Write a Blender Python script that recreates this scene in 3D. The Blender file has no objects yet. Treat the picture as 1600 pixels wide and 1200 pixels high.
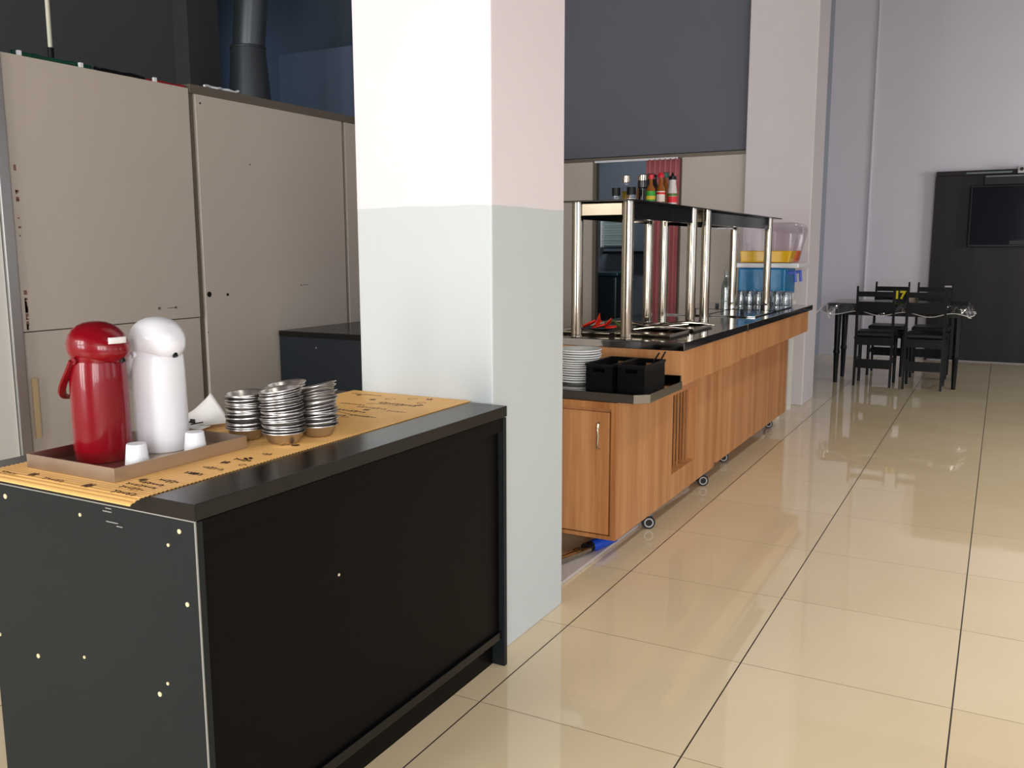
import bpy, bmesh, math, random
from mathutils import Vector, Matrix
random.seed(7)
PI = math.pi
S = 6.0/7.0            # the numbers below are in floor-tile units of 0.7; the last step scales them to 0.6 m tiles
SC = bpy.context.scene
COL = SC.collection

# ------------------------------------------------------------------ camera, world, light, exposure
H = 1.5071
cam_d = bpy.data.cameras.new('camera'); cam = bpy.data.objects.new('camera', cam_d); COL.objects.link(cam)
pit, yaw, rol = math.radians(8.566), math.radians(-28.543), math.radians(-0.145)
fw = Vector((math.sin(yaw)*math.cos(pit), math.cos(yaw)*math.cos(pit), -math.sin(pit)))
rt = Vector((math.cos(yaw), -math.sin(yaw), 0)); up = rt.cross(fw)
r2 = rt*math.cos(rol)+up*math.sin(rol); u2 = -rt*math.sin(rol)+up*math.cos(rol)
M = Matrix((r2, u2, -fw)).transposed().to_4x4(); M.translation = Vector((0, 0, H*S))
cam.matrix_world = M
cam_d.sensor_width = 36; cam_d.lens = 36*1399.5/1600; cam_d.clip_start = .05
SC.camera = cam
SC.view_settings.view_transform = 'Standard'; SC.view_settings.look = 'None'
SC.view_settings.gamma = 1; SC.view_settings.exposure = 0.0
SC.view_settings.use_curve_mapping = False
w = bpy.data.worlds.new('world'); SC.world = w; w.use_nodes = True
w.node_tree.nodes['Background'].inputs[0].default_value = (.62, .74, 1, 1)
w.node_tree.nodes['Background'].inputs[1].default_value = 1.0

def area(name, loc, direction, sx, sy, power, color=(1, 1, 1), spread=180):
    d = bpy.data.lights.new(name, 'AREA'); d.shape = 'RECTANGLE'; d.size = sx*S; d.size_y = sy*S
    d.energy = power; d.color = color; d.spread = math.radians(spread)
    o = bpy.data.objects.new(name, d); COL.objects.link(o)
    o.location = Vector(loc)*S; o.rotation_euler = Vector(direction).to_track_quat('-Z', 'Y').to_euler()
    return o
# daylight entering through the shop windows behind the camera and in the right wall
WINX = (-5.3, -3.1, 1.9, 4.1)
WINY = (-1.6, 1.6, 5.6, 10.8)
for i, x in enumerate(WINX):
    for dx in (-.52, .52):       # one light for each casement of a window
        area('daylight_front', (x+dx, -3.38, 1.9), (0, 1, -.22), .72, 2.6, 62, (1, .985, .965), 160)
for i, y in enumerate(WINY):
    area('daylight_side', (5.38, y, 1.95), (-1, (0, 0, 0, .7)[i], -.15), 2.2, 2.1, (12, 12, 18, 66)[i], (.97, .98, 1), (165, 165, 165, 115)[i])
area('kitchen_cool_fill', (-9.3, 8.0, 3.7), (1, .15, 0), 1.0, 1.4, 5, (.55, .75, 1))  # added cool light for the kitchen walls; no window is built there
for i, (x, y) in enumerate(((1.3, 1.6), (1.3, 4.6), (1.3, 7.6), (3.8, 3.0), (3.8, 6.6))):
    area('ceiling_lamp', (x, y, 5.5), (0, 0, -1), .5, 1.6, 19, (1, .95, .86), 92)
area('scullery_fill', (-4.2, 10.3, 3.3), (0, .2, -1), .9, .2, 17, (.92, .97, 1))  # added light to brighten the scullery; no fixture is in view

# ------------------------------------------------------------------ materials
def lin(c):
    return tuple(((v/255)/12.92 if v/255 <= .04045 else ((v/255+.055)/1.055)**2.4) for v in c)
MATS = {}
def mat(name, rgb, rough=.5, metal=0, var=.04, vscale=3.0, bump=0, bscale=40, coat=0, trans=0, ior=1.45, alpha=1, rvar=0, spec=None):
    if name in MATS: return MATS[name]
    m = bpy.data.materials.new(name); m.use_nodes = True; nt = m.node_tree; N = nt.nodes; L = nt.links
    b = N['Principled BSDF']; c = lin(rgb)
    b.inputs['Roughness'].default_value = rough; b.inputs['Metallic'].default_value = metal
    b.inputs['Coat Weight'].default_value = coat; b.inputs['Coat Roughness'].default_value = .05
    b.inputs['Transmission Weight'].default_value = trans; b.inputs['IOR'].default_value = ior
    if spec is not None: b.inputs['Specular IOR Level'].default_value = spec
    tc = N.new('ShaderNodeTexCoord'); nz = N.new('ShaderNodeTexNoise'); nz.inputs['Scale'].default_value = vscale
    nz.inputs['Detail'].default_value = 4
    L.new(tc.outputs['Object'], nz.inputs['Vector'])
    mx = N.new('ShaderNodeMix'); mx.data_type = 'RGBA'
    mx.inputs['A'].default_value = (*[v*(1-var) for v in c], 1); mx.inputs['B'].default_value = (*[min(1, v*(1+var)) for v in c], 1)
    L.new(nz.outputs['Fac'], mx.inputs['Factor']); L.new(mx.outputs['Result'], b.inputs['Base Color'])
    if rvar:
        mr = N.new('ShaderNodeMapRange'); mr.inputs['To Min'].default_value = max(0, rough-rvar); mr.inputs['To Max'].default_value = rough+rvar
        L.new(nz.outputs['Fac'], mr.inputs['Value']); L.new(mr.outputs['Result'], b.inputs['Roughness'])
    if bump:
        n2 = N.new('ShaderNodeTexNoise'); n2.inputs['Scale'].default_value = bscale; L.new(tc.outputs['Object'], n2.inputs['Vector'])
        bp = N.new('ShaderNodeBump'); bp.inputs['Strength'].default_value = bump; bp.inputs['Distance'].default_value = .002
        L.new(n2.outputs['Fac'], bp.inputs['Height']); L.new(bp.outputs['Normal'], b.inputs['Normal'])
    MATS[name] = m
    return m

def wood(name, rgb, rgb2, axis='Z', rough=.38, spec=.5):
    m = bpy.data.materials.new(name); m.use_nodes = True; nt = m.node_tree; N = nt.nodes; L = nt.links
    b = N['Principled BSDF']; b.inputs['Roughness'].default_value = rough; b.inputs['Specular IOR Level'].default_value = spec
    tc = N.new('ShaderNodeTexCoord'); mp = N.new('ShaderNodeMapping')
    sc = {'Z': (9, 9, .35), 'Y': (9, .35, 9)}[axis]
    mp.inputs['Scale'].default_value = sc; L.new(tc.outputs['Object'], mp.inputs['Vector'])
    a = N.new('ShaderNodeTexNoise'); a.inputs['Scale'].default_value = 1.4; a.inputs['Detail'].default_value = 3; L.new(mp.outputs[0], a.inputs['Vector'])
    c2 = N.new('ShaderNodeTexNoise'); c2.inputs['Scale'].default_value = 9; c2.inputs['Detail'].default_value = 5; c2.inputs['Distortion'].default_value = .4; L.new(mp.outputs[0], c2.inputs['Vector'])
    mixf = N.new('ShaderNodeMath'); mixf.operation = 'MULTIPLY_ADD'; mixf.inputs[1].default_value = .35; L.new(c2.outputs['Fac'], mixf.inputs[0])
    sc2 = N.new('ShaderNodeMath'); sc2.operation = 'MULTIPLY'; sc2.inputs[1].default_value = .65; L.new(a.outputs['Fac'], sc2.inputs[0]); L.new(sc2.outputs[0], mixf.inputs[2])
    cr = N.new('ShaderNodeValToRGB'); cr.color_ramp.elements[0].position = .36; cr.color_ramp.elements[1].position = .62
    cr.color_ramp.elements[0].color = (*lin(rgb2), 1); cr.color_ramp.elements[1].color = (*lin(rgb), 1)
    L.new(mixf.outputs[0], cr.inputs[0]); L.new(cr.outputs[0], b.inputs['Base Color'])
    bp = N.new('ShaderNodeBump'); bp.inputs['Strength'].default_value = .08; bp.inputs['Distance'].default_value = .001
    L.new(c2.outputs['Fac'], bp.inputs['Height']); L.new(bp.outputs['Normal'], b.inputs['Normal'])
    MATS[name] = m
    return m

def thin_clear(name, tint=(255, 255, 255), refl=.12, rough=.04, bump=0, edge=.6):
    """thin clear plastic or glass sheet: see-through with a surface gloss, from any side"""
    m = bpy.data.materials.new(name); m.use_nodes = True; nt = m.node_tree; N = nt.nodes; L = nt.links
    N.remove(N['Principled BSDF']); out = N['Material Output']
    t = N.new('ShaderNodeBsdfTransparent'); t.inputs[0].default_value = (*lin(tint), 1)
    g = N.new('ShaderNodeBsdfGlossy'); g.inputs['Roughness'].default_value = rough
    fr = N.new('ShaderNodeLayerWeight'); fr.inputs['Blend'].default_value = .35
    mm = N.new('ShaderNodeMath'); mm.operation = 'MULTIPLY_ADD'; mm.inputs[1].default_value = edge; mm.inputs[2].default_value = refl; mm.use_clamp = True
    L.new(fr.outputs['Facing'], mm.inputs[0])
    mx = N.new('ShaderNodeMixShader'); L.new(mm.outputs[0], mx.inputs[0]); L.new(t.outputs[0], mx.inputs[1]); L.new(g.outputs[0], mx.inputs[2]); L.new(mx.outputs[0], out.inputs[0])
    if bump:
        tc = N.new('ShaderNodeTexCoord'); n2 = N.new('ShaderNodeTexNoise'); n2.inputs['Scale'].default_value = 14; L.new(tc.outputs['Object'], n2.inputs['Vector'])
        bp = N.new('ShaderNodeBump'); bp.inputs['Strength'].default_value = bump; bp.inputs['Distance'].default_value = .02
        L.new(n2.outputs['Fac'], bp.inputs['Height']); L.new(bp.outputs['Normal'], g.inputs['Normal'])
    MATS[name] = m
    return m

def floor_mat():
    m = bpy.data.materials.new('porcelain_tile'); m.use_nodes = True; nt = m.node_tree; N = nt.nodes; L = nt.links
    b = N['Principled BSDF']
    tc = N.new('ShaderNodeTexCoord'); sp = N.new('ShaderNodeSeparateXYZ'); L.new(tc.outputs['Object'], sp.inputs[0])
    def line(sock, off, wd):
        a = N.new('ShaderNodeMath'); a.operation = 'SUBTRACT'; a.inputs[1].default_value = off; L.new(sock, a.inputs[0])
        d = N.new('ShaderNodeMath'); d.operation = 'PINGPONG'; d.inputs[1].default_value = .3; L.new(a.outputs[0], d.inputs[0])
        c = N.new('ShaderNodeMath'); c.operation = 'LESS_THAN'; c.inputs[1].default_value = wd; L.new(d.outputs[0], c.inputs[0])
        return c.outputs[0]
    lx = line(sp.outputs[0], -2.0671*.6, .0022); ly = line(sp.outputs[1], 3.469*.6, .0012)
    # tile colour varies softly from tile to tile
    fl = []
    for s_, off in ((sp.outputs[0], -2.0671*.6), (sp.outputs[1], 3.469*.6)):
        a = N.new('ShaderNodeMath'); a.operation = 'SUBTRACT'; a.inputs[1].default_value = off; L.new(s_, a.inputs[0])
        q = N.new('ShaderNodeMath'); q.operation = 'DIVIDE'; q.inputs[1].default_value = .6; L.new(a.outputs[0], q.inputs[0])
        f = N.new('ShaderNodeMath'); f.operation = 'FLOOR'; L.new(q.outputs[0], f.inputs[0]); fl.append(f.outputs[0])
    cb = N.new('ShaderNodeCombineXYZ'); L.new(fl[0], cb.inputs[0]); L.new(fl[1], cb.inputs[1])
    wn = N.new('ShaderNodeTexWhiteNoise'); L.new(cb.outputs[0], wn.inputs['Vector'])
    nz = N.new('ShaderNodeTexNoise'); nz.inputs['Scale'].default_value = 2.2; nz.inputs['Detail'].default_value = 5; L.new(tc.outputs['Object'], nz.inputs['Vector'])
    ad = N.new('ShaderNodeMath'); ad.operation = 'MULTIPLY_ADD'; ad.inputs[1].default_value = .3; L.new(wn.outputs['Value'], ad.inputs[0])
    m7 = N.new('ShaderNodeMath'); m7.operation = 'MULTIPLY'; m7.inputs[1].default_value = .7; L.new(nz.outputs['Fac'], m7.inputs[0]); L.new(m7.outputs[0], ad.inputs[2])
    cr = N.new('ShaderNodeValToRGB'); cr.color_ramp.elements[0].position = .3; cr.color_ramp.elements[1].position = .75
    cr.color_ramp.elements[0].color = (*lin((226, 206, 170)), 1); cr.color_ramp.elements[1].color = (*lin((234, 216, 182)), 1)
    L.new(ad.outputs[0], cr.inputs[0])
    mx = N.new('ShaderNodeMix'); mx.data_type = 'RGBA'; L.new(cr.outputs[0], mx.inputs['A']); mx.inputs['B'].default_value = (*lin((128, 106, 80)), 1); L.new(ly, mx.inputs['Factor'])
    m2 = N.new('ShaderNodeMix'); m2.data_type = 'RGBA'; L.new(mx.outputs['Result'], m2.inputs['A']); m2.inputs['B'].default_value = (*lin((52, 36, 26)), 1); L.new(lx, m2.inputs['Factor'])
    L.new(m2.outputs['Result'], b.inputs['Base Color'])
    mxx = N.new('ShaderNodeMath'); mxx.operation = 'MAXIMUM'; L.new(lx, mxx.inputs[0]); L.new(ly, mxx.inputs[1])
    mr = N.new('ShaderNodeMapRange'); mr.inputs['To Min'].default_value = .03; mr.inputs['To Max'].default_value = .6; L.new(mxx.outputs[0], mr.inputs['Value']); L.new(mr.outputs['Result'], b.inputs['Roughness'])
    b.inputs['IOR'].default_value = 1.7
    n3 = N.new('ShaderNodeTexNoise'); n3.inputs['Scale'].default_value = 3.0; L.new(tc.outputs['Object'], n3.inputs['Vector'])
    bp = N.new('ShaderNodeBump'); bp.inputs['Strength'].default_value = .03; bp.inputs['Distance'].default_value = .004
    L.new(n3.outputs['Fac'], bp.inputs['Height']); L.new(bp.outputs['Normal'], b.inputs['Normal'])
    return m

def zsplit_mat(name, low, high, z, rough=.55):
    """two paints on one wall, the lower one up to a hand-cut line at height z"""
    m = bpy.data.materials.new(name); m.use_nodes = True; nt = m.node_tree; N = nt.nodes; L = nt.links
    b = N['Principled BSDF']; b.inputs['Roughness'].default_value = rough
    g = N.new('ShaderNodeTexCoord'); sp = N.new('ShaderNodeSeparateXYZ'); L.new(g.outputs['Object'], sp.inputs[0])
    nz = N.new('ShaderNodeTexNoise'); nz.inputs['Scale'].default_value = 9; L.new(g.outputs['Object'], nz.inputs['Vector'])
    a = N.new('ShaderNodeMath'); a.operation = 'MULTIPLY_ADD'; a.inputs[1].default_value = .012; L.new(nz.outputs['Fac'], a.inputs[0]); L.new(sp.outputs[2], a.inputs[2])
    c = N.new('ShaderNodeMath'); c.operation = 'GREATER_THAN'; c.inputs[1].default_value = z*S+.006; L.new(a.outputs[0], c.inputs[0])
    mx = N.new('ShaderNodeMix'); mx.data_type = 'RGBA'; mx.inputs['A'].default_value = (*lin(low), 1); mx.inputs['B'].default_value = (*lin(high), 1); L.new(c.outputs[0], mx.inputs['Factor'])
    n2 = N.new('ShaderNodeTexNoise'); n2.inputs['Scale'].default_value = 60; L.new(g.outputs['Object'], n2.inputs['Vector'])
    bp = N.new('ShaderNodeBump'); bp.inputs['Strength'].default_value = .1; bp.inputs['Distance'].default_value = .002; L.new(n2.outputs['Fac'], bp.inputs['Height']); L.new(bp.outputs['Normal'], b.inputs['Normal'])
    L.new(mx.outputs['Result'], b.inputs['Base Color'])
    return m

FLOOR = floor_mat()
PILLAR = zsplit_mat('pillar_paint', (202, 210, 211), (234, 226, 229), 1.66)
PILLAR2 = mat('pillar_plain_paint', (214, 208, 210), .55, bump=.1, bscale=60)
GREYWALL = mat('grey_wall_paint', (208, 204, 210), .6, bump=.08, bscale=50)
DARKWALL = mat('dark_grey_wall_paint', (104, 105, 114), .6, bump=.08, bscale=50)
SLATE = mat('charcoal_wall_paint', (80, 84, 84), .6, bump=.08, bscale=50)
BLUEWALL = mat('slate_blue_wall_paint', (92, 102, 116), .6, bump=.08, bscale=50)
PANEL = mat('greige_partition_laminate', (200, 190, 178), .5, var=.03, vscale=1.5)
PROFILE = mat('bronze_grey_profile', (112, 104, 92), .45, .3)
ALU = mat('aluminium', (190, 190, 188), .3, .9)
WHITEW = mat('white_laminate', (232, 230, 222), .4)
BLACKLAM = mat('black_laminate', (10, 11, 13), .24, var=.12, vscale=2.0, rvar=.05, bump=.05, bscale=300)
BLACKSIDE = mat('black_end_laminate', (28, 34, 36), .45, var=.12, vscale=3.0, bump=.05, bscale=300, spec=.25)
BLACKFACE = mat('black_panel_laminate', (8, 7, 7), .4, var=.25, vscale=4, spec=.12)
EDGEBAND = mat('pale_edge_band', (150, 150, 145), .5)
CREAM = mat('cream_screw_cap', (226, 210, 170), .5)
WOOD = wood('beech_veneer', (208, 152, 100), (178, 118, 70))
WOODD = wood('beech_veneer_edge', (196, 138, 84), (160, 102, 56))
STEEL = mat('brushed_steel', (184, 174, 154), .16, 1, var=.04, rvar=.04)
STEELTOP = mat('polished_steel_top', (150, 150, 150), .09, 1, var=.05, vscale=6, rvar=.03, bump=.03, bscale=8)
CHROME = mat('chrome', (176, 168, 152), .1, 1, var=.02)
TRAYST = mat('tray_steel', (196, 182, 166), .34, 1, var=.08, vscale=12, rvar=.05)
BOWLST = mat('stamped_steel', (200, 196, 192), .33, 1, var=.12, vscale=30, rvar=.1)
BLACKGLASS = mat('black_glass', (14, 15, 16), .06, var=.1, spec=.6)
BLACKP = mat('black_plastic', (14, 15, 17), .4, var=.15, spec=.3)
RUBBER = mat('rubber', (25, 25, 26), .6)
GREYP = mat('grey_plastic', (176, 174, 172), .4)
WHITEP = mat('white_plastic', (238, 239, 244), .3, var=.02, coat=.3)
CUPW = mat('white_cup_plastic', (240, 242, 246), .45, var=.02)
REDP = mat('red_lacquer', (126, 2, 20), .26, var=.05, coat=.35, spec=.3)
REDD = mat('dark_red_plastic', (120, 8, 20), .3)
PAPER = mat('white_paper', (240, 238, 236), .8)
CHINA = mat('white_china', (244, 246, 243), .3, coat=.2)
BAMBOO = mat('bamboo', (240, 188, 114), .38, var=.16, vscale=9, coat=.15)
PRINT = mat('brown_print', (72, 34, 22), .6)
PRINTL = mat('light_brown_print', (132, 84, 56), .6)
BLACKWOOD = mat('black_stained_wood', (14, 17, 19), .4, var=.2, vscale=5, spec=.25)
NAVYSEAT = mat('black_vinyl', (22, 24, 34), .45)
PANELBR = wood('dark_brown_panelling', (38, 34, 35), (28, 25, 27), rough=.5, spec=.25)
SCREEN = mat('tv_screen', (6, 14, 24), .08, spec=.3)
YELLOW = mat('yellow_ink', (255, 232, 20), .5)
CURTAIN = mat('maroon_curtain', (192, 114, 118), .85, bump=.15, bscale=80)
CLEAR = thin_clear('clear_acrylic', (252, 250, 253), .03, edge=.3)
FILM = thin_clear('clear_plastic_film', (250, 250, 250), .22, .10, 1.0)
GLASS = thin_clear('drinking_glass', (235, 240, 242), .18, .05, .4)
SHEET = thin_clear('smoked_glass', (120, 122, 126), .1)
BLUE = mat('blue_glazed_plastic', (0, 122, 176), .25, var=.25, vscale=25, bump=.6, bscale=30)
BLUEG = mat('blue_grip', (10, 70, 190), .35)
TAPB = mat('blue_tap', (90, 110, 210), .35)
JUICEY = mat('yellow_juice', (255, 204, 0), .25)
JUICEO = mat('orange_juice', (250, 112, 6), .25)
OIL = mat('yellow_oil', (150, 126, 20), .15)
AMBER = mat('amber_sauce', (140, 84, 36), .15)
SOY = mat('dark_sauce', (20, 14, 14), .15)
SALT = mat('salt', (235, 235, 232), .7)
REDCAP = mat('red_cap', (200, 28, 44), .35)
GREENCAP = mat('green_cap', (10, 80, 66), .4)
LABG = mat('green_label', (52, 160, 50), .5, var=.5, vscale=60)
LABY = mat('yellow_label', (220, 190, 40), .5)
LABW = mat('white_label', (230, 215, 205), .5)
LABR = mat('red_label', (216, 40, 50), .5)
PEPPER = mat('red_pepper', (222, 44, 20), .3, var=.35, vscale=30)
CHILLI = mat('green_chilli', (88, 116, 52), .35)
DARKBIN = mat('dark_blue_plastic', (14, 32, 42), .3)
BRICK = mat('brown_brick', (140, 84, 62), .8, var=.3, vscale=12)
CABLEG = mat('green_cable', (10, 74, 56), .5)
CABLER = mat('red_cable', (170, 30, 30), .5)
CEIL = mat('dark_ceiling_paint', (90, 90, 94), .8)
GALV = mat('painted_duct_metal', (88, 94, 98), .36, .75, var=.06)
ROPE = mat('white_edge', (236, 234, 228), .5)
DUCTING = mat('grey_floor_cable_cover', (196, 188, 184), .5)
BASKET = mat('black_woven_plastic', (5, 7, 8), .45, spec=.2, bump=.8, bscale=120)

# ------------------------------------------------------------------ helpers
class MB:
    def __init__(s): s.bm = bmesh.new(); s.smooth = False
    def box(s, x0, x1, y0, y1, z0, z1):
        m = Matrix.Translation(((x0+x1)/2, (y0+y1)/2, (z0+z1)/2)) @ Matrix.Diagonal((abs(x1-x0), abs(y1-y0), abs(z1-z0), 1))
        bmesh.ops.create_cube(s.bm, size=1, matrix=m); return s
    def obox(s, c, dims, rot):
        m = Matrix.Translation(c) @ rot.to_4x4() @ Matrix.Diagonal((*dims, 1))
        bmesh.ops.create_cube(s.bm, size=1, matrix=m); return s
    def prism(s, pts, z0, z1):
        a = [s.bm.verts.new((x, y, z0)) for x, y in pts]; b = [s.bm.verts.new((x, y, z1)) for x, y in pts]
        n = len(pts); s.bm.faces.new(a[::-1]); s.bm.faces.new(b)
        for i in range(n): s.bm.faces.new((a[i], a[(i+1) % n], b[(i+1) % n], b[i]))
        return s
    def lathe(s, prof, c=(0, 0, 0), seg=32, rot=None, fn=None, closed=False):
        c = Vector(c); rings = []
        for r, z in prof:
            ring = []
            for k in range(seg if r > 1e-6 else 1):
                a = 2*PI*k/seg; v = Vector((r*math.cos(a), r*math.sin(a), z))
                if fn: v = Vector(fn(v, a))
                if rot is not None: v = rot @ v
                ring.append(s.bm.verts.new(c+v))
            rings.append(ring)
        if closed: rings.append(rings[0])
        for A, B in zip(rings, rings[1:]):
            for k in range(seg):
                k2 = (k+1) % seg
                f = [A[k % len(A)], A[k2 % len(A)], B[k2 % len(B)], B[k % len(B)]]
                g = []
                for v in f:
                    if v not in g: g.append(v)
                if len(g) > 2:
                    try: s.bm.faces.new(g)
                    except ValueError: pass
        s.smooth = True
        return s
    def cyl(s, p0, p1, r0, r1=None, seg=20):
        p0 = Vector(p0); p1 = Vector(p1); r1 = r0 if r1 is None else r1; d = p1-p0
        q = d.to_track_quat('Z', 'Y').to_matrix()
        return s.lathe([(0, 0), (r0, 0), (r1, d.length), (0, d.length)], p0, seg, q)
    def tube(s, path, r, seg=8, flat=1.0):
        path = [Vector(p) for p in path]; rings = []; n = len(path); prev = None
        for i, p in enumerate(path):
            d = (path[min(i+1, n-1)]-path[max(i-1, 0)]).normalized()
            if prev is None:
                a = d.orthogonal().normalized()
            else:
                a = (prev-d*prev.dot(d)).normalized()
            prev = a; b = d.cross(a)
            rr = r[i] if isinstance(r, (list, tuple)) else r
            rings.append([s.bm.verts.new(p+a*math.cos(2*PI*k/seg)*rr+b*math.sin(2*PI*k/seg)*rr*flat) for k in range(seg)])
        for A, B in zip(rings, rings[1:]):
            for k in range(seg): s.bm.faces.new((A[k], A[(k+1) % seg], B[(k+1) % seg], B[k]))
        s.bm.faces.new(rings[0][::-1]); s.bm.faces.new(rings[-1]); s.smooth = True
        return s
    def grid(s, fn, nu, nv):
        V = [[s.bm.verts.new(fn(i/nu, j/nv)) for j in range(nv+1)] for i in range(nu+1)]
        for i in range(nu):
            for j in range(nv): s.bm.faces.new((V[i][j], V[i+1][j], V[i+1][j+1], V[i][j+1]))
        s.smooth = True
        return s
    def build(s, name, m, parent=None, bevel=0, solid=0, at=None, keep=False):
        bm = s.bm; bmesh.ops.recalc_face_normals(bm, faces=bm.faces)
        me = bpy.data.meshes.new(name)
        if parent is not None:
            off = WL[parent.name] if not keep else Vector((0, 0, 0))
        elif at is not None: off = Vector(at)
        else:
            xs = [v.co for v in bm.verts]
            off = Vector(((min(v.x for v in xs)+max(v.x for v in xs))/2, (min(v.y for v in xs)+max(v.y for v in xs))/2, min(v.z for v in xs)))
        if not keep:
            for v in bm.verts: v.co -= off
        if s.smooth:
            for f in bm.faces: f.smooth = True
            for e in bm.edges:
                if len(e.link_faces) == 2 and e.calc_face_angle(0) > math.radians(38): e.smooth = False
        bm.to_mesh(me); bm.free(); me.materials.append(m)
        o = bpy.data.objects.new(name, me); COL.objects.link(o)
        if parent is not None: o.parent = parent; WL[o.name] = WL[parent.name].copy()
        else: o.location = off if not keep else (0, 0, 0); WL[o.name] = Vector(o.location)
        if bevel:
            b = o.modifiers.new('bevel', 'BEVEL'); b.width = bevel*S; b.segments = 2; b.limit_method = 'ANGLE'; b.angle_limit = math.radians(40)
        if solid:
            b = o.modifiers.new('solidify', 'SOLIDIFY'); b.thickness = solid*S; b.offset = 0
        return o
WL = {}
def tag(o, label, cat, group=None):
    o['label'] = label; o['category'] = cat
    if group: o['group'] = group
    return o
def thing(name, loc, label=None, cat=None, group=None):
    o = bpy.data.objects.new(name, None); COL.objects.link(o); o.location = loc; o.empty_display_size = .05
    WL[o.name] = Vector(loc)
    if label: tag(o, label, cat, group)
    return o
def struct(o): o['kind'] = 'structure'; return o
def plabel(o, t): o['label'] = t; return o
def dup(o, loc, rot=None, label=None, group=None, parent=None):
    r = o.copy(); COL.objects.link(r)
    if parent is None:
        r.location = loc
        if rot is not None: r.rotation_euler = rot
        if label: r['label'] = label
        if group: r['group'] = group
    else: r.parent = parent
    WL[r.name] = Vector(r.location)
    for ch in list(o.children): dup(ch, None, parent=r)
    return r
def B(x0, x1, y0, y1, z0, z1): return MB().box(x0, x1, y0, y1, z0, z1)
def R3(x, y, z):
    from mathutils import Euler
    return Euler((x, y, z)).to_matrix()
ORD = ['topmost', 'second', 'third', 'fourth', 'fifth', 'sixth', 'seventh', 'eighth', 'ninth', 'tenth', 'eleventh', 'twelfth', 'thirteenth', 'fourteenth', 'fifteenth', 'sixteenth', 'seventeenth', 'eighteenth', 'nineteenth', 'twentieth']

# ------------------------------------------------------------------ the setting
CZ = 5.6
struct(B(-9.7, 5.6, -3.7, 13.7, -.12, 0).build('floor', FLOOR, at=(0, 0, 0)))
struct(B(-9.7, 5.6, -3.7, 13.7, CZ, CZ+.1).build('ceiling', CEIL))
struct(B(-2.25, 5.6, 13.4, 13.6, 0, CZ).build('wall_back', GREYWALL))
struct(B(-2.4, -2.25, 9.2, 13.6, 0, CZ).build('wall_left_hall', mat('blue_grey_wall_paint', (140, 146, 156), .6)))
# front wall with four shop windows
wf = MB()
wf.box(-9.7, 5.5, -3.7, -3.5, 0, .6); wf.box(-9.7, 5.5, -3.7, -3.5, 3.2, CZ)
for a, b in ((-9.7, -6.25), (-4.35, -4.05), (-2.15, .95), (2.85, 3.15), (5.05, 5.5)): wf.box(a, b, -3.7, -3.5, .6, 3.2)
struct(wf.build('wall_front', GREYWALL))
for i, x in enumerate(WINX):
    wfm = MB()
    for a, b, c, d in ((x-.95, x+.95, .6, .66), (x-.95, x+.95, 3.14, 3.2), (x-.95, x-.89, .66, 3.14), (x+.89, x+.95, .66, 3.14), (x-.03, x+.03, .66, 3.14)):
        wfm.box(a, b, -3.6, -3.5, c, d)
    wo = struct(wfm.build('window_%d' % (i+1), BLACKP))
    MB().box(x-.89, x+.89, -3.57, -3.56, .66, 3.14).build('pane', CLEAR, wo)
wr = MB()
wr.box(5.5, 5.7, -3.7, 13.6, 0, .9); wr.box(5.5, 5.7, -3.7, 13.6, 3.0, CZ)
for a, b in ((-3.7, -2.7), (-.5, .5), (2.7, 4.5), (6.7, 9.7), (11.9, 13.6)): wr.box(5.5, 5.7, a, b, .9, 3.0)
struct(wr.build('wall_right', GREYWALL))
for i, y in enumerate(WINY):
    wm = MB()
    for a, b, c, d in ((y-1.1, y+1.1, .9, .96), (y-1.1, y+1.1, 2.94, 3.0), (y-1.1, y-1.04, .96, 2.94), (y+1.04, y+1.1, .96, 2.94), (y-.03, y+.03, .96, 2.94)):
        wm.box(5.5, 5.6, a, b, c, d)
    wo = struct(wm.build('window_%d' % (i+5), BLACKP)); MB().box(5.55, 5.56, y-1.04, y+1.04, .96, 2.94).build('pane', CLEAR, wo)
# pillars
p1 = struct(B(-2.151, -1.566, 2.735, 3.322, 0, CZ).build('trim_1', PILLAR, at=(-1.86, 3.03, 0), bevel=.006))
plabel(p1, 'square painted pillar, grey paint below and white paint above')
p2 = struct(B(-2.25, -1.617, 8.85, 9.4, 0, CZ).build('trim_2', PILLAR2, at=(-1.93, 9.1, 0), bevel=.01))
# kitchen walls
kw = thing('wall_kitchen', (-5.5, 9.05, 0)); struct(kw)
B(-4.315, -2.25, 9.05, 9.2, 2.47, CZ).build('upper_wall', DARKWALL, kw)
B(-9.6, -4.315, 9.05, 9.2, 2.47, CZ).build('upper_wall', BLUEWALL, kw)
B(-9.6, -4.315, 9.05, 9.2, 0, 2.47).build('lower_wall', BLUEWALL, kw)
B(-4.32, -3.90, 9.0, 9.05, 0, 2.42).build('panel', PANEL, kw)
B(-2.93, -2.25, 9.0, 9.05, 0, 2.42).build('panel', PANEL, kw)
B(-4.32, -2.25, 8.985, 9.06, 2.42, 2.455).build('top_rail', PROFILE, kw)
B(-3.90, -3.86, 8.985, 9.06, 0, 2.42).build('post', PROFILE, kw)
B(-2.95, -2.925, 8.985, 9.06, 0, 2.42).build('post', PROFILE, kw)
kd = MB(); kd.box(-9.6, -7.0, -3.5, -3.3, 0, CZ); kd.box(-7.2, -7.0, -3.5, 6.8, 0, CZ)
struct(kd.build('wall_left', SLATE))
struct(B(-6.995, -6.8, 6.22, 6.60, 0, CZ).build('trim_3', mat('black_paint', (66, 68, 70), .6)))
struct(B(-9.7, -9.5, 6.8, 9.2, 0, CZ).build('wall_niche', BLUEWALL))
struct(B(-9.6, -7.2, 6.6, 6.8, 0, CZ).build('wall_niche_return', BLUEWALL))
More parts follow.
